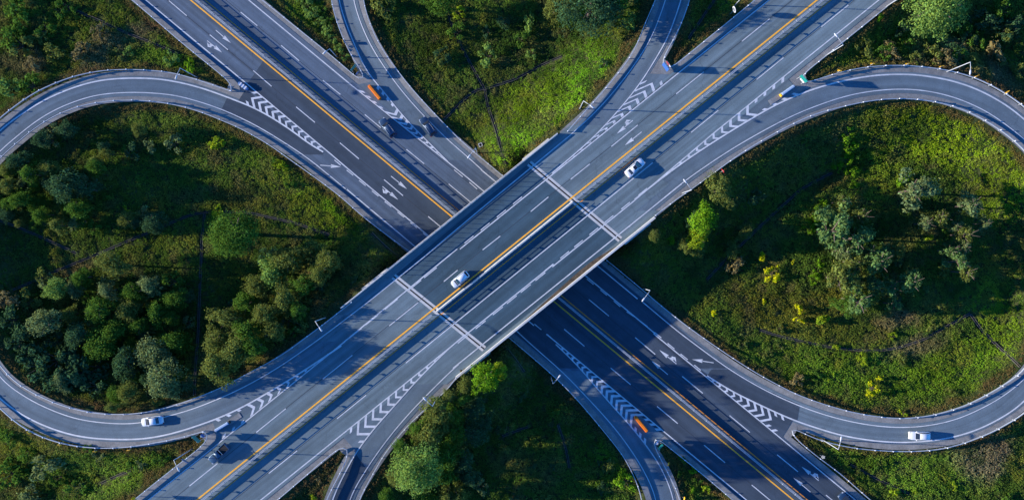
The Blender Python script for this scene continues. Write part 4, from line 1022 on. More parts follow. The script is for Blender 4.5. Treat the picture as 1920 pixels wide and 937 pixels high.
# ------------------------------------------------------------------ foliage
def lerp(a, b, t): return a + (b - a) * t
def quads(C, Nn, s, asp=0.62, r=None):
    """leaf shaped quads at centres C, facing Nn, half length s"""
    r = r or rng
    n = len(C); t = np.cross(Nn, r.normal(size=(n, 3))); t /= np.linalg.norm(t, axis=1)[:, None] + 1e-9
    bt = np.cross(Nn, t); s = np.broadcast_to(np.asarray(s).reshape(-1, 1), (n, 1))
    V = np.stack([C - t*s, C + bt*s*asp, C + t*s, C - bt*s*asp], 1).reshape(-1, 3)
    return V, np.arange(n * 4).reshape(-1, 4)

PAL = dict(green=(0.050, 0.088, 0.018), light=(0.105, 0.150, 0.045), bright=(0.090, 0.155, 0.012), olive=(0.085, 0.092, 0.030), pine=(0.074, 0.112, 0.048), grey=(0.098, 0.115, 0.062),
           dark=(0.032, 0.060, 0.036), yellow=(0.300, 0.270, 0.010), brown=(0.125, 0.090, 0.055), lime=(0.150, 0.180, 0.015))

PAL = {k: tuple(min(1, c * f) for c, f in zip(v, (1.6, 1.8, 1.2))) for k, v in PAL.items()}
def crown_arrays(kind, seed):
    """unit-radius crown: lobes of leaves; returns verts, quads, tint factor and hue shift"""
    r = np.random.default_rng(seed)
    if kind == 'broad': nl, nleaf, ls, zs = 44, 3800, .052, 1.15
    elif kind == 'large': nl, nleaf, ls, zs = 60, 10000, .030, 1.15
    elif kind == 'pine': nl, nleaf, ls, zs = 24, 2600, .070, 1.4
    elif kind == 'bush': nl, nleaf, ls, zs = 14, 700, .095, .85
    else: nl, nleaf, ls, zs = 8, 320, .15, .9
    L = []
    for k in range(nl):
        a = r.uniform(0, 2*math.pi); u = r.uniform(-.35, 1.0)
        rad = math.sqrt(max(0, 1 - u*u)) * r.uniform(.35, .80)
        if kind == 'pine': rad = (1.0 - .45 * (u + .35)) * r.uniform(.3, .9)
        sc = r.uniform(.16, .36) if kind != 'pine' else r.uniform(.16, .32)
        if r.random() < .25: rad *= 1.25; sc *= .75; u *= .6
        L.append((rad*math.cos(a), rad*math.sin(a), u * .72, sc))
    V = []; tint = []
    per = nleaf // nl
    for (x, y, z, sc) in L:
        n = max(12, int(per * (sc / .3) ** 2))
        d = r.normal(size=(n, 3)); d[:, 2] = np.abs(d[:, 2]) * 1.0 - .25; d /= np.linalg.norm(d, axis=1)[:, None]
        rr = sc * (r.random(n) ** .35) * r.uniform(.75, 1.2, n); rr *= np.where(r.random(n) < .12, r.uniform(1.1, 1.6, n), 1)
        if kind == 'pine': d[:, 2] *= .55
        C = np.array((x, y, z)) + d * rr[:, None]
        C[:, 2] = C[:, 2] * zs / 1.3
        N = d + r.normal(size=(n, 3)) * .55; N[:, 2] += .35; N /= np.linalg.norm(N, axis=1)[:, None]
        v, _ = quads(C, N, ls * r.uniform(.6, 1.3, n), .6, r)
        V.append(v)
        base = r.uniform(.80, 1.2)
        tint.append(np.repeat(base * r.uniform(.72, 1.28, n), 4))
    V = np.vstack(V); tint = np.concatenate(tint)
    return V, np.arange(len(V)).reshape(-1, 4), tint

CROWNS = {}
def crown_mesh(kind, colr, var):
    key = (kind, colr, var)
    if key not in CROWNS:
        V, F, t = crown_arrays(kind, abs(hash((kind, var))) % 1000 if False else (len(kind) * 37 + var * 101 + ord(kind[0])))
        c = np.array(PAL[colr]); r = np.random.default_rng(var * 7 + len(colr))
        T = c[None, :] * t[:, None]; k = np.repeat(r.uniform(-1, 1, len(t) // 4), 4)
        T[:, 0] *= 1 + .18 * k; T[:, 2] *= 1 - .2 * k
        CROWNS[key] = np_mesh('crown', V, F, M['leaf'], np.clip(T, 0, 1))
    return CROWNS[key]
TRUNKS = {}
def trunk_mesh(kind, var):
    key = (kind, var)
    if key not in TRUNKS:
        r = random.Random(var * 13 + 5); mb = MB()
        if kind in ('broad', 'pine'):
            lean = (r.uniform(-.12, .12), r.uniform(-.12, .12))
            mb.tube([(0, 0, -.9), (lean[0]*.3, lean[1]*.3, -.3), (lean[0], lean[1], .5)], [.085, .065, .03], 7)
            for k in range(6):
                a = k * 1.05 + r.uniform(-.3, .3); z = r.uniform(-.25, .25)
                mb.tube([(lean[0]*.5, lean[1]*.5, z), (math.cos(a)*.35, math.sin(a)*.35, z + .22), (math.cos(a)*.7, math.sin(a)*.7, z + .38)], [.035, .025, .01], 5)
        else:
            for k in range(5):
                a = k * 1.3 + r.uniform(-.3, .3); mb.tube([(0, 0, -.5), (math.cos(a)*.2, math.sin(a)*.2, -.1), (math.cos(a)*.5, math.sin(a)*.5, .3)], [.04, .03, .01], 5)
        TRUNKS[key] = mb.mesh('trunk', M['bark'])
    return TRUNKS[key]

NTREE = [0]
def plant(x, y, rpx, kind, colr, label, group=None, hmul=1.0, name=None):
    """one tree or bush whose crown the photo shows at pixel x, y with radius rpx"""
    NTREE[0] += 1; var = NTREE[0] % 4
    rad = rpx / S * (1.34 if kind == 'pine' else 1.2 if kind == 'broad' else 1.1)
    hc = {'broad': rad * .95 + 1.2, 'pine': rad * .9 + 3.0, 'bush': rad * .45, 'small': rad * .5}[kind] * hmul
    e = WG(x, y, h=hc)
    nm = name or {'broad': 'tree', 'pine': 'pine_tree', 'bush': 'bush', 'small': 'bush'}[kind]
    rz = random.uniform(0, 6.28)
    r = empty(nm, (e[0], e[1], e[2] - .05), rz, label=label, cat='tree' if kind in ('broad', 'pine') else 'bush', group=group)
    sxy = (random.uniform(.8, 1.4), random.uniform(.78, 1.15))
    c = link_copy('crown', crown_mesh('large' if kind == 'broad' and rpx > 34 else kind, colr, var), r, (0, 0, hc)); c.scale = (rad * sxy[0], rad * sxy[1], max(rad, hc * .95) if kind == 'broad' else rad)
    t = link_copy('trunk' if kind in ('broad', 'pine') else 'stems', trunk_mesh(kind, var), r, (0, 0, hc)); 
    k = hc / .9 if kind in ('broad', 'pine') else hc / .5
    t.scale = (rad * .8, rad * .8, max(k, .3))
    return r

# distinct trees
plant(445, 438, 46, 'broad', 'green', 'large light green round tree standing alone right of the long drain in the left infield', hmul=.9)
plant(107, 542, 20, 'broad', 'light', 'light green round tree at the end of the long drain, left infield')
plant(90, 604, 30, 'broad', 'grey', 'pale grey green dome shaped tree near the left edge of the left infield')
plant(283, 535, 23, 'broad', 'grey', 'grey green round tree left of the straight drain, in the left infield')
plant(218, 498, 26, 'broad', 'olive', 'olive tree just below the long drain in the left infield')
plant(290, 665, 27, 'broad', 'grey', 'pale grey green tree, upper of the pair above the white sedan')
plant(307, 708, 30, 'broad', 'grey', 'pale grey green tree nearest above the white sedan on the left loop')
plant(213, 762, 11, 'broad', 'olive', 'small tree leaning over the left loop guardrail near the white sedan')
plant(302, 752, 10, 'small', 'olive', 'small olive bush at the guardrail directly above the white sedan')
plant(328, 270, 20, 'bush', 'grey', 'grey green bush in the top part of the left infield')
plant(406, 268, 15, 'bush', 'lime', 'bright green bush in the top part of the left infield')
plant(238, 392, 8, 'small', 'lime', 'small yellowish sapling alone in the dark of the left infield')
plant(1318, 406, 26, 'broad', 'bright', 'round bright green tree right of the bridge, below the olive tree')
plant(1306, 446, 19, 'broad', 'lime', 'lime green small tree directly below the round bright green tree')
plant(1346, 358, 25, 'broad', 'olive', 'broad olive tree beside the upper road, above the round bright green tree', hmul=.8)
plant(1368, 374, 15, 'bush', 'olive', 'olive bush at the right foot of the broad olive tree')
plant(1419, 368, 17, 'bush', 'dark', 'dark bush in the shade right of the broad olive tree')
plant(1256, 453, 11, 'small', 'bright', 'small bright sapling in the shade by the right end of the bridge')
plant(1378, 497, 19, 'bush', 'brown', 'grey brown bush beside the shaded drain in the right infield')
plant(1448, 512, 15, 'bush', 'yellow', 'largest yellow bush, middle of the right infield', hmul=1.6)
plant(1431, 484, 10, 'small', 'yellow', 'yellow bush just above the largest yellow one in the right infield', hmul=1.6)
plant(1340, 585, 8, 'small', 'yellow', 'small yellow bush nearest the shaded lower road in the right infield', hmul=1.6)
plant(1498, 580, 10, 'small', 'yellow', 'upper yellow bush of a touching pair, right infield', hmul=1.8)
plant(1496, 600, 11, 'small', 'yellow', 'lower yellow bush of a touching pair, right infield', hmul=1.8)
plant(1538, 604, 12, 'small', 'lime', 'yellow green bush right of the touching yellow pair', hmul=1.5)
plant(1635, 729, 14, 'bush', 'yellow', 'yellow bush in the bottom part of the right infield', hmul=1.6)
plant(1650, 709, 8, 'small', 'yellow', 'small yellow bush touching the bottom yellow bush from above', hmul=1.6)
plant(1694, 774, 9, 'small', 'lime', 'yellow green bush leaning on the inner guardrail of the right loop')
plant(1571, 648, 9, 'small', 'lime', 'yellow green bush on the long curving drain, right infield')
plant(1496, 713, 16, 'bush', 'brown', 'dull brown green bush inside the bend by the bottom right guardrail')
plant(1676, 921, 10, 'small', 'lime', 'yellow green bush among the weeds at the bottom right')
plant(1487, 491, 6, 'small', 'yellow', 'tiny yellow bush right of the largest yellow bush')
plant(1431, 563, 6, 'small', 'yellow', 'tiny yellow bush below the largest yellow bush')
plant(910, 708, 29, 'broad', 'bright', 'bright green tree below the bridge parapet in the lower infield', hmul=0.85)
plant(938, 693, 15, 'broad', 'lime', 'lime green treetop right of the bright green tree below the parapet', hmul=0.85)
plant(867, 745, 17, 'broad', 'green', 'green tree left below the bright green tree in the lower infield', hmul=0.85)
plant(820, 772, 23, 'broad', 'olive', 'pale olive tree against the bottom left ramp guardrail by the lamp', hmul=0.85)
plant(853, 810, 21, 'broad', 'green', 'green tree right of the large tree in the lower infield, left of two', hmul=0.85)
plant(886, 812, 25, 'broad', 'dark', 'dark green tree right of the large tree in the lower infield, right of two', hmul=0.85)
plant(806, 818, 28, 'broad', 'olive', 'olive tree directly above the large grey green tree, lower infield', hmul=0.85)
plant(755, 838, 16, 'broad', 'green', 'green tree beside the ramp guardrail above the large grey green tree', hmul=1.4)
plant(782, 874, 49, 'broad', 'light', 'largest tree, grey green and domed, in the lower infield', hmul=1.4)
plant(839, 924, 20, 'broad', 'olive', 'olive tree below the largest tree at the bottom edge', hmul=1.4)
plant(901, 912, 18, 'bush', 'grey', 'grey green bush at the bottom edge, lower infield')
plant(1020, 932, 13, 'bush', 'olive', 'olive bush at the bottom edge in the middle of the lower infield')
plant(1174, 902, 22, 'bush', 'bright', 'bright green bush beside the bottom right ramp guardrail')
plant(1143, 873, 15, 'bush', 'olive', 'olive bush above the bright bush beside the bottom right ramp')
plant(1107, 18, 46, 'broad', 'dark', 'large dark tree at the top edge of the upper infield', hmul=1.2)
plant(1150, 4, 34, 'broad', 'green', 'dark green tree at the top edge, right of the large dark tree')
plant(1088, 27, 14, 'broad', 'bright', 'bright green treetop in front of the large dark tree, upper infield')
plant(1180, 42, 18, 'bush', 'light', 'pale green reed clump beside the top right ramp guardrail')
plant(858, 24, 14, 'bush', 'lime', 'bright bush beside the drain at the top of the upper infield')
plant(722, 18, 28, 'bush', 'olive', 'olive bush at the top edge beside the top left ramp')
plant(827, 8, 22, 'broad', 'green', 'green tree at the top edge beside the upper infield drain')
plant(1040, 18, 22, 'broad', 'olive', 'olive tree at the top edge left of the large dark tree')
plant(1747, 16, 46, 'broad', 'light', 'big pale green tree at the top edge, top right corner')
plant(1648, 31, 9, 'small', 'bright', 'small bright bush touching the upper road guardrail, top right')
plant(1914, 136, 17, 'bush', 'olive', 'olive bush at the right edge above the right loop ramp')
plant(355, 123, 13, 'bush', 'bright', 'bright bush beside the street lamp in the top left weeds')
plant(596, 897, 11, 'small', 'brown', 'dead brown bush in the bottom left weed wedge')
plant(591, 930, 9, 'small', 'lime', 'bright bush at the bottom edge in the bottom left weed wedge')
plant(249, 876, 15, 'bush', 'green', 'green bush above the short drain in the bottom left weeds')
plant(1713, 357, 27, 'pine', 'grey', 'pale grey pine with bare branches, topmost of the right infield pines')
plant(1761, 406, 18, 'pine', 'olive', 'olive pine right below the topmost pale pine')
plant(1744, 443, 9, 'small', 'lime', 'small bright bush between the two columns of pines, right infield')
plant(1819, 385, 20, 'pine', 'grey', 'grey pine standing apart on the right side of the right infield')
plant(1693, 335, 14, 'bush', 'bright', 'bright bushes left of the topmost pale pine')
plant(1556, 433, 30, 'pine', 'pine', 'large blue green pine on the left edge of the pine clump')
plant(1573, 522, 29, 'pine', 'olive', 'large olive pine on the lower left edge of the pine clump')
plant(1706, 529, 20, 'pine', 'pine', 'pine at the lower right tip of the pine clump, above bare brown ground')
# clumps whose members nothing tells apart
def clump(items, kind, label, group, hmul=1.0):
    for it in items:
        x, y, rp, c = it[:4]
        plant(x, y, rp, kind, c, label, group, hmul)
clump([(1604, 447, 27, 'pine'), (1611, 406, 18, 'olive'), (1576, 378, 14, 'olive'), (1645, 491, 24, 'pine'), (1600, 491, 21, 'olive'), (1604, 563, 27, 'pine'), (1638, 535, 16, 'pine'), (1669, 539, 16, 'pine'), (1675, 570, 14, 'pine'), (1630, 470, 16, 'pine'), (1580, 470, 18, 'grey')],
      'pine', 'grey green pine within the dense pine clump in the right infield', 'pines of the dense clump')
clump([(1735, 419, 14, 'grey'), (1846, 419, 11, 'grey'), (1807, 440, 17, 'olive'), (1806, 463, 13, 'grey'), (1781, 470, 15, 'pine'), (1795, 491, 18, 'pine'), (1809, 510, 17, 'olive'), (1790, 425, 12, 'grey')],
      'pine', 'slender pine in the loose column right of the dense pine clump', 'pines of the loose column')
clump([(188, 580, 27, 'green'), (239, 583, 22, 'olive'), (297, 585, 20, 'green'), (157, 520, 17, 'green'), (133, 590, 15, 'olive'), (251, 545, 18, 'green'), (205, 545, 18, 'grey'), (335, 560, 18, 'green'), (322, 597, 17, 'green'), (265, 610, 20, 'green'), (150, 625, 22, 'dark'), (215, 620, 22, 'green'), (191, 645, 25, 'green'), (240, 680, 24, 'dark'), (330, 640, 20, 'green'), (240, 736, 17, 'olive'), (322, 728, 18, 'grey')],
      'broad', 'mid green tree in the wood below the long drain, left infield', 'trees of the left wood below the drain')
clump([(147, 392, 22, 'green'), (113, 423, 18, 'olive'), (82, 402, 15, 'green'), (126, 351, 25, 'dark'), (20, 348, 17, 'olive'), (61, 327, 20, 'green'), (184, 317, 14, 'green'), (96, 318, 18, 'olive'), (34, 300, 17, 'dark'), (165, 355, 18, 'dark'), (40, 375, 16, 'green')],
      'broad', 'small green tree in the shaded thicket above the left infield drain', 'trees of the upper left thicket', 1.15)
clump([(584, 467, 20, 'olive'), (543, 491, 27, 'olive'), (513, 515, 26, 'light'), (485, 539, 25, 'olive'), (618, 491, 24, 'olive'), (465, 570, 25, 'green'), (536, 560, 24, 'olive'), (502, 590, 25, 'olive'), (570, 535, 22, 'green'), (598, 515, 20, 'olive'), (434, 597, 27, 'olive'), (468, 620, 26, 'green'), (410, 640, 26, 'olive'), (444, 655, 28, 'olive'), (410, 685, 27, 'olive'), (478, 650, 24, 'green'), (515, 620, 20, 'olive'), (560, 580, 18, 'green')],
      'broad', 'olive tree in the long grove beside the upper road, left infield', 'trees of the grove beside the upper road', 1.12)
clump([(102, 675, 30, 'dark'), (34, 640, 28, 'dark'), (68, 690, 28, 'dark'), (143, 702, 28, 'dark'), (120, 645, 22, 'dark'), (20, 600, 26, 'dark'), (50, 660, 24, 'dark'), (105, 715, 24, 'dark'), (175, 725, 24, 'dark'), (15, 560, 24, 'brown'), (180, 690, 24, 'dark')],
      'bush', 'dark teal green shrub in the dense mass along the left loop', 'dark shrubs along the left loop', 1.4)
clump([(20, 68, 22, 'green'), (38, 85, 24, 'olive'), (60, 120, 18, 'brown'), (100, 100, 20, 'olive'), (30, 20, 24, 'green'), (85, 55, 18, 'green'), (20, 165, 22, 'light'), (60, 160, 20, 'green'), (150, 95, 18, 'brown'), (110, 20, 18, 'green')],
      'bush', 'weedy bush in the top left corner of the photo', 'bushes of the top left corner')
clump([(85, 870, 28, 'grey'), (20, 890, 27, 'green'), (20, 818, 18, 'green'), (147, 914, 22, 'green'), (60, 925, 22, 'grey'), (110, 895, 20, 'green'), (50, 850, 18, 'green')],
      'bush', 'grey green bush in the bottom left corner of the photo', 'bushes of the bottom left corner')
clump([(1587, 250, 15, 'bright'), (1590, 275, 16, 'bright'), (1585, 300, 16, 'bright'), (1598, 322, 14, 'bright'), (1570, 312, 13, 'bright'), (1600, 345, 10, 'bright'), (1575, 262, 12, 'green'), (1605, 295, 12, 'green')],
      'bush', 'bright green leafy bush of the upright patch left of the sunny grass', 'bright bushes of the upright patch', .7)
clump([(1535, 395, 12, 'bright'), (1525, 412, 12, 'bright'), (1517, 428, 11, 'bright'), (1545, 380, 10, 'bright'), (1532, 505, 13, 'bright'), (1526, 522, 12, 'bright'), (1540, 490, 10, 'bright')],
      'bush', 'low bright green bush on the left edge of the pine clump', 'bright bushes beside the pine clump', .7)
clump([(1669, 98, 18, 'brown'), (1700, 85, 16, 'green'), (1768, 108, 20, 'brown'), (1740, 95, 16, 'olive'), (1867, 104, 22, 'brown'), (1830, 80, 18, 'green'), (1620, 88, 16, 'olive'), (1800, 50, 22, 'green'), (1850, 40, 24, 'dark'), (1895, 60, 22, 'dark'), (1690, 55, 14, 'dark'), (1880, 20, 22, 'green'), (1820, 110, 16, 'olive')],
      'bush', 'weedy bush on the slope above the right loop ramp, top right', 'bushes above the right loop')
clump([(575, 12, 11, 'light'), (588, 26, 11, 'light'), (600, 41, 11, 'light'), (612, 56, 11, 'light'), (624, 72, 11, 'light'), (636, 90, 11, 'light'), (646, 106, 9, 'light'), (562, -4, 11, 'light'), (605, 20, 9, 'green'), (618, 38, 9, 'green')],
      'bush', 'pale green clipped shrub of the narrow hedge, top left', 'shrubs of the narrow hedge', 1.1)
clump([(1295, 880, 11, 'bright'), (1280, 862, 9, 'green'), (1310, 900, 11, 'green'), (1272, 885, 9, 'green'), (1325, 918, 10, 'lime'), (1298, 918, 9, 'bright')],
      'small', 'green weed bush in the bottom right wedge beside the lower road', 'weed bushes of the bottom right wedge')
clump([(1156.7, 454, 5, 'brown'), (1077.5, 521, 6, 'brown'), (998, 583, 6, 'brown'), (919, 647, 6, 'brown'), (868, 693, 5, 'brown')],
      'small', 'dry brown weed growing against the right parapet of the bridge', 'dry weeds on the bridge', .6)

def fill(n, box, colours, rr, kind, label, group, hm=1.0, seed=1, test=lambda x, y: True):
    r_ = random.Random(seed); made = 0; tries = 0
    while made < n and tries < n * 40:
        tries += 1
        x, y = r_.uniform(box[0], box[2]), r_.uniform(box[1], box[3]); rp = r_.uniform(*rr)
        wx, wy = unproj(x, y, 3.0)
        if not test(x, y) or bil(dist, wx, wy) < rp / S * .75 + .4 or vnoise(np.float64(wx), np.float64(wy), 9.0, seed) < .38: continue
        plant(x, y, rp, kind, r_.choice(colours), label, group, hm); made += 1
fill(26, (8, 235, 300, 420), ['green', 'olive', 'dark', 'green', 'grey'], (9, 19), 'broad', 'low rounded tree in the thicket filling the upper part of the left infield', 'low trees of the upper left infield', .8, 31)
fill(24, (30, 520, 360, 740), ['green', 'olive', 'dark', 'grey'], (8, 16), 'broad', 'smaller tree filling gaps in the left wood below the drain', 'small trees of the left wood', .75, 33)
fill(14, (1540, 385, 1700, 580), ['pine', 'olive', 'green'], (12, 22), 'broad', 'leafy green tree between the pines of the dense clump, right infield', 'leafy trees of the pine clump', .9, 35)
fill(7, (1225, 400, 1400, 480), ['dark', 'green', 'olive'], (9, 16), 'broad', 'dark tree in the shade right of the bridge, right infield', 'dark trees right of the bridge', .7, 37)
fill(20, (10, 215, 340, 430), ['green', 'olive', 'dark', 'grey', 'green'], (8, 17), 'bush', 'bushy shrub in the thicket filling the upper part of the left infield', 'shrubs of the upper left infield', 1.5, 3)
fill(25, (40, 520, 370, 760), ['green', 'olive', 'dark', 'grey'], (9, 18), 'bush', 'undergrowth shrub between the trees of the left wood', 'undergrowth of the left wood', 1.9, 5)
fill(21, (390, 470, 690, 720), ['olive', 'green', 'olive', 'dark'], (8, 17), 'bush', 'undergrowth shrub in the long grove beside the upper road', 'undergrowth of the grove', 1.7, 7, lambda x, y: y > 1000 - 1.0 * x - 60)
fill(12, (740, 800, 960, 937), ['green', 'olive', 'dark'], (8, 15), 'bush', 'shrub added below the lower infield trees to block low sun', 'added undergrowth of the lower infield', 2.0, 25)  # tall shrubs added to stop low sun passing beneath these trees
fill(13, (960, 680, 1180, 937), ['dark', 'green', 'dark', 'olive'], (6, 12), 'bush', 'low bush in the shaded open part of the lower infield', 'low bushes of the lower infield', .8, 27)
fill(8, (395, 300, 640, 410), ['green', 'olive', 'lime'], (7, 13), 'bush', 'bushy shrub on the sunny right side of the left infield', 'shrubs of the sunny left infield', 1.0, 9)
fill(12, (1545, 350, 1850, 590), ['olive', 'green', 'pine', 'dark'], (8, 15), 'bush', 'undergrowth shrub at the foot of the right infield pines', 'undergrowth of the pines', 1.2, 11)
fill(13, (1320, 560, 1860, 760), ['green', 'olive', 'lime', 'olive'], (6, 12), 'bush', 'low bush among the weeds in the lower part of the right infield', 'low bushes of the right infield', .9, 13)
fill(13, (720, 0, 1200, 120), ['green', 'olive', 'dark', 'light'], (9, 18), 'bush', 'bushy shrub in the dark top part of the upper infield', 'shrubs of the upper infield', 1.2, 15)
fill(11, (1640, 0, 1915, 120), ['green', 'dark', 'olive'], (9, 19), 'bush', 'dark shrub filling the slope in the top right corner', 'shrubs of the top right corner', 1.2, 17)
fill(11, (0, 0, 330, 130), ['green', 'olive', 'light', 'brown'], (7, 16), 'bush', 'weedy shrub on the ground above the left loop ramp', 'shrubs above the left loop', 1.0, 19)
fill(10, (0, 800, 330, 937), ['grey', 'green', 'olive'], (7, 16), 'bush', 'weedy shrub on the ground below the left loop ramp', 'shrubs below the left loop', 1.0, 21)
fill(8, (1600, 860, 1915, 937), ['green', 'olive', 'lime'], (6, 13), 'bush', 'weedy shrub on the verge below the right loop ramp', 'shrubs below the right loop', .9, 23)
clump([(795, 850, 20, 'olive'), (838, 852, 22, 'green'), (872, 862, 20, 'dark'), (745, 890, 18, 'olive'), (840, 888, 22, 'green'), (725, 925, 14, 'green'), (880, 890, 18, 'dark'), (860, 925, 20, 'olive'), (800, 925, 18, 'green')],
      'broad', 'green tree in the dense belt around the largest tree, lower infield', 'trees of the lower infield belt', 1.3)
clump([(848, 775, 18, 'green'), (892, 765, 18, 'dark'), (842, 742, 14, 'olive'), (872, 725, 14, 'olive'), (905, 790, 16, 'dark'), (832, 795, 18, 'olive'), (785, 800, 16, 'green')],
      'broad', 'low green tree beside the bottom left ramp, above the largest tree', 'low trees beside the bottom left ramp', .75)

# ------------------------------------------------------------------ ground cover: grass, weeds and scrub nobody could count
def zone(px, py, rx, ry, rot=0.0):
    c, s_ = math.cos(math.radians(rot)), math.sin(math.radians(rot))
    return px, py, rx, ry, c, s_
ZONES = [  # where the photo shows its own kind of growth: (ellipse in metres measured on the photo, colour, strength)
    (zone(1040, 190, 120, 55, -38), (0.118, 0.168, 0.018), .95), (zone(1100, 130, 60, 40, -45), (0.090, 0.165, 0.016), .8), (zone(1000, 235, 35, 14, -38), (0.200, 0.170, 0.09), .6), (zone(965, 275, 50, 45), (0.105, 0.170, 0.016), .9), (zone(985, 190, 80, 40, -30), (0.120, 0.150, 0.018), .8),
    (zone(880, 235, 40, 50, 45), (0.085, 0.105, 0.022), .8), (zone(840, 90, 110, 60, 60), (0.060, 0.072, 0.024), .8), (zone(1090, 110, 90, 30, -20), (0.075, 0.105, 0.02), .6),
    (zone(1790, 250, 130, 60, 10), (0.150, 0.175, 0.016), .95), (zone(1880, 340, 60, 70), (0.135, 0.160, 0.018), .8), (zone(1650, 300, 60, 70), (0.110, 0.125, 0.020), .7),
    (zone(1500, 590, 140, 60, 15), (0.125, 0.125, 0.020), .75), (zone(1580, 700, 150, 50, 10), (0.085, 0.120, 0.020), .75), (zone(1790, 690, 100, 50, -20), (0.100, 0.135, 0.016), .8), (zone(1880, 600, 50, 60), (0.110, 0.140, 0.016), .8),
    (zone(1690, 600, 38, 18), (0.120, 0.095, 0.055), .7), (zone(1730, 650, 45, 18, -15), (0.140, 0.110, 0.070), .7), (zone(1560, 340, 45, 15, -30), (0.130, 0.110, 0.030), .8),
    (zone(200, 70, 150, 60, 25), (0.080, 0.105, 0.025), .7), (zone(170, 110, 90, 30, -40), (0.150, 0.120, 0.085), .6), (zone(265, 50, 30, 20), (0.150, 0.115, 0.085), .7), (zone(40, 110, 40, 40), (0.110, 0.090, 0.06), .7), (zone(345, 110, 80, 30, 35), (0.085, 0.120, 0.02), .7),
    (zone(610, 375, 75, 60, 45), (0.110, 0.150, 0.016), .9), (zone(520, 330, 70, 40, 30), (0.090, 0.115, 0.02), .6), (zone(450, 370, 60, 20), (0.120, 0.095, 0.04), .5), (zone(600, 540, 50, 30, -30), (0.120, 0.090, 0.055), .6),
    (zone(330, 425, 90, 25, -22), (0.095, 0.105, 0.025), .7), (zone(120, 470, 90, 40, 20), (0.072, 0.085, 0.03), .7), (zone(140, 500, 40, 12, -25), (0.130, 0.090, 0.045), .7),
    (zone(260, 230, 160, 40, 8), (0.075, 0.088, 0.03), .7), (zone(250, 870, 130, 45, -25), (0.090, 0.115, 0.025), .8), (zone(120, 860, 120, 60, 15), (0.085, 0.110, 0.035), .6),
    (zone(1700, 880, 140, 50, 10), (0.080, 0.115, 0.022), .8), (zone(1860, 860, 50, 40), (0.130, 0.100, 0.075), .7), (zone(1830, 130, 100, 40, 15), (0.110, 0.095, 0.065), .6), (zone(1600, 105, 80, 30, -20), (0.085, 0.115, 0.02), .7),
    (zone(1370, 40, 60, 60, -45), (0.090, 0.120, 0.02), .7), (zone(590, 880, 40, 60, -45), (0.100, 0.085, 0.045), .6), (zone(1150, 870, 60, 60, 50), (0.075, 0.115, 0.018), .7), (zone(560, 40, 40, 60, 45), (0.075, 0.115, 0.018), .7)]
ZC = []
for (z_, col, k_) in ZONES:
    x, y = unproj(z_[0], z_[1], 2.0); ZC.append((x, y, z_[2] / S, z_[3] / S, z_[4], -z_[5], np.array(col), k_))

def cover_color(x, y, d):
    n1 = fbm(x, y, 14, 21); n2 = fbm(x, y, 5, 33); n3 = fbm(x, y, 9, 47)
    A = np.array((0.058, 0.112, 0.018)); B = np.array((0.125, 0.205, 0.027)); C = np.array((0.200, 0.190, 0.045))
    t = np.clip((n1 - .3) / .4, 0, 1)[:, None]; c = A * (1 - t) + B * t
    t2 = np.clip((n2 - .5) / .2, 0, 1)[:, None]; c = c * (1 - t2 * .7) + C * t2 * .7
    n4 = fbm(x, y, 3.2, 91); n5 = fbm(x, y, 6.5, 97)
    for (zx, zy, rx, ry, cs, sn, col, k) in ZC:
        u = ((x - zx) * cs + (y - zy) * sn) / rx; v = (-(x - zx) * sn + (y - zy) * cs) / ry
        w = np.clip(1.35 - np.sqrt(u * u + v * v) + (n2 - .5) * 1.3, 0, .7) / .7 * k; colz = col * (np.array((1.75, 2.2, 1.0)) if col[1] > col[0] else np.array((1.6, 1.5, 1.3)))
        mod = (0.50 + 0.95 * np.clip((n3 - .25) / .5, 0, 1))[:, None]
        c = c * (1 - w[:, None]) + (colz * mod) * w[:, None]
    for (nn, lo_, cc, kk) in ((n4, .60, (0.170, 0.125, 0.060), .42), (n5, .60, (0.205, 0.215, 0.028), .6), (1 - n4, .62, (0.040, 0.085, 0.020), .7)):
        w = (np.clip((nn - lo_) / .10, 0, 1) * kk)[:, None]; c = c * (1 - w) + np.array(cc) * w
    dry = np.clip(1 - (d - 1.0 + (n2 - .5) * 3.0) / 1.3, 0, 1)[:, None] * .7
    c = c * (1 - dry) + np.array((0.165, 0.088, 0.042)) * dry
    return c

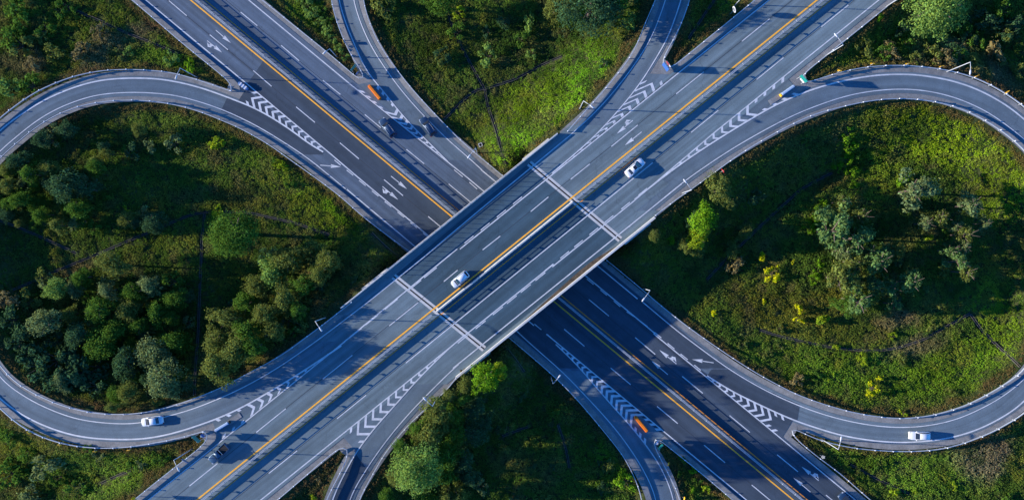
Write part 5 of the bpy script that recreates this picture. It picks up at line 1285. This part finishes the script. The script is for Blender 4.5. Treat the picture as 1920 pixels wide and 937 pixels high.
VX, VY = 122, 64
n0 = 190000
px_, py_ = rng.uniform(-VX, VX, n0), rng.uniform(-VY, VY, n0)
d_ = bil(dist, px_, py_); dm = DRAIN_MASK[np.clip(np.rint((px_ - GX[0]) / CELL).astype(int), 0, NX - 1), np.clip(np.rint((py_ - GY[0]) / CELL).astype(int), 0, NY - 1)]
keep = (d_ > 0.35) & (~dm | (rng.random(n0) < .10))
px_, py_, d_ = px_[keep], py_[keep], d_[keep]
hgt = (0.16 + 0.60 * np.clip((fbm(px_, py_, 7, 61) - .3) / .4, 0, 1)) * np.clip(d_ / 3.0, .35, 1.0)
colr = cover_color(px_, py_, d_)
def tufts(name, x, y, h, c, nq, spread_, size, label, cat):
    n = len(x); z = bil(gz, x, y)
    a = rng.uniform(0, 2 * np.pi, (n, nq)); rr = spread_ * np.sqrt(rng.random((n, nq)))
    hh = h[:, None] * rng.uniform(.35, 1.15, (n, nq))
    C = np.stack([x[:, None] + rr * np.cos(a), y[:, None] + rr * np.sin(a), z[:, None] + hh], -1).reshape(-1, 3)
    N = rng.normal(size=(n * nq, 3)) * .6; N[:, 0] -= .25; N[:, 2] = np.abs(N[:, 2]) + .75; N /= np.linalg.norm(N, axis=1)[:, None]
    V_, F_ = quads(C, N, (size * rng.uniform(.6, 1.5, n * nq)), .36)
    base = c * rng.uniform(.82, 1.18, (n, 1)); T = np.repeat(base, nq, 0) * rng.uniform(.80, 1.2, (n * nq, 1)); T[:, 0] *= rng.uniform(.85, 1.2, n * nq)
    me = np_mesh(name, V_, F_, M['leaf'], np.clip(np.repeat(T, 4, 0), 0, 1))
    o = bpy.data.objects.new(name, me); COL.objects.link(o); props(o, label, cat, kind='stuff'); return o
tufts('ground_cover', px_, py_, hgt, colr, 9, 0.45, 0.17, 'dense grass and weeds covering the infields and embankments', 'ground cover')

# low scrub: knee to head high domes of leaves
n1_ = 5600
sx, sy = rng.uniform(-VX, VX, n1_), rng.uniform(-VY, VY, n1_)
sd = bil(dist, sx, sy); dens = fbm(sx, sy, 16, 77)
k_ = (sd > 2.2) & (dens > .42) & (rng.random(n1_) < np.clip((dens - .38) * 4, .1, 1)); sx, sy, sd = sx[k_], sy[k_], sd[k_]
for (zx, zy, rx, ry, cs, sn, col, kk) in [ZC[0], ZC[1], ZC[6]]:      # the smooth grass slopes carry little scrub
    u = ((sx - zx) * cs + (sy - zy) * sn) / rx; v = (-(sx - zx) * sn + (sy - zy) * cs) / ry
    q = (u * u + v * v > 1.0) | (rng.random(len(sx)) < .25); sx, sy, sd = sx[q], sy[q], sd[q]
dmm = DRAIN_MASK[np.clip(np.rint((sx - GX[0]) / CELL).astype(int), 0, NX - 1), np.clip(np.rint((sy - GY[0]) / CELL).astype(int), 0, NY - 1)]
sx, sy, sd = sx[~dmm], sy[~dmm], sd[~dmm]
sr = rng.uniform(.4, 1.0, len(sx)) ** 1.3 * np.clip(sd / 4, .5, 1)
nq = 44
dv = rng.normal(size=(len(sx), nq, 3)); dv[..., 2] = np.abs(dv[..., 2]); dv /= np.linalg.norm(dv, axis=2)[..., None]
rad_ = (rng.random((len(sx), nq)) ** .4) * rng.uniform(.75, 1.15, (len(sx), nq)) * sr[:, None]
Cc = np.stack([sx[:, None] + dv[..., 0] * rad_, sy[:, None] + dv[..., 1] * rad_, bil(gz, sx, sy)[:, None] + .1 + dv[..., 2] * rad_ * 1.05], -1).reshape(-1, 3)
Nn = dv.reshape(-1, 3) + rng.normal(size=(len(sx) * nq, 3)) * .5; Nn[:, 2] += .3; Nn /= np.linalg.norm(Nn, axis=1)[:, None]
V_, F_ = quads(Cc, Nn, .14 * rng.uniform(.6, 1.35, len(Cc)), .6)
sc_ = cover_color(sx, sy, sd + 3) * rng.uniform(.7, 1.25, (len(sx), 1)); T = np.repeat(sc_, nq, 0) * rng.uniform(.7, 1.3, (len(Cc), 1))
o = bpy.data.objects.new('scrub', np_mesh('scrub', V_, F_, M['leaf'], np.clip(np.repeat(T, 4, 0), 0, 1))); COL.objects.link(o)
props(o, 'low scrub and tall weeds scattered through the grass', 'scrub', kind='stuff')
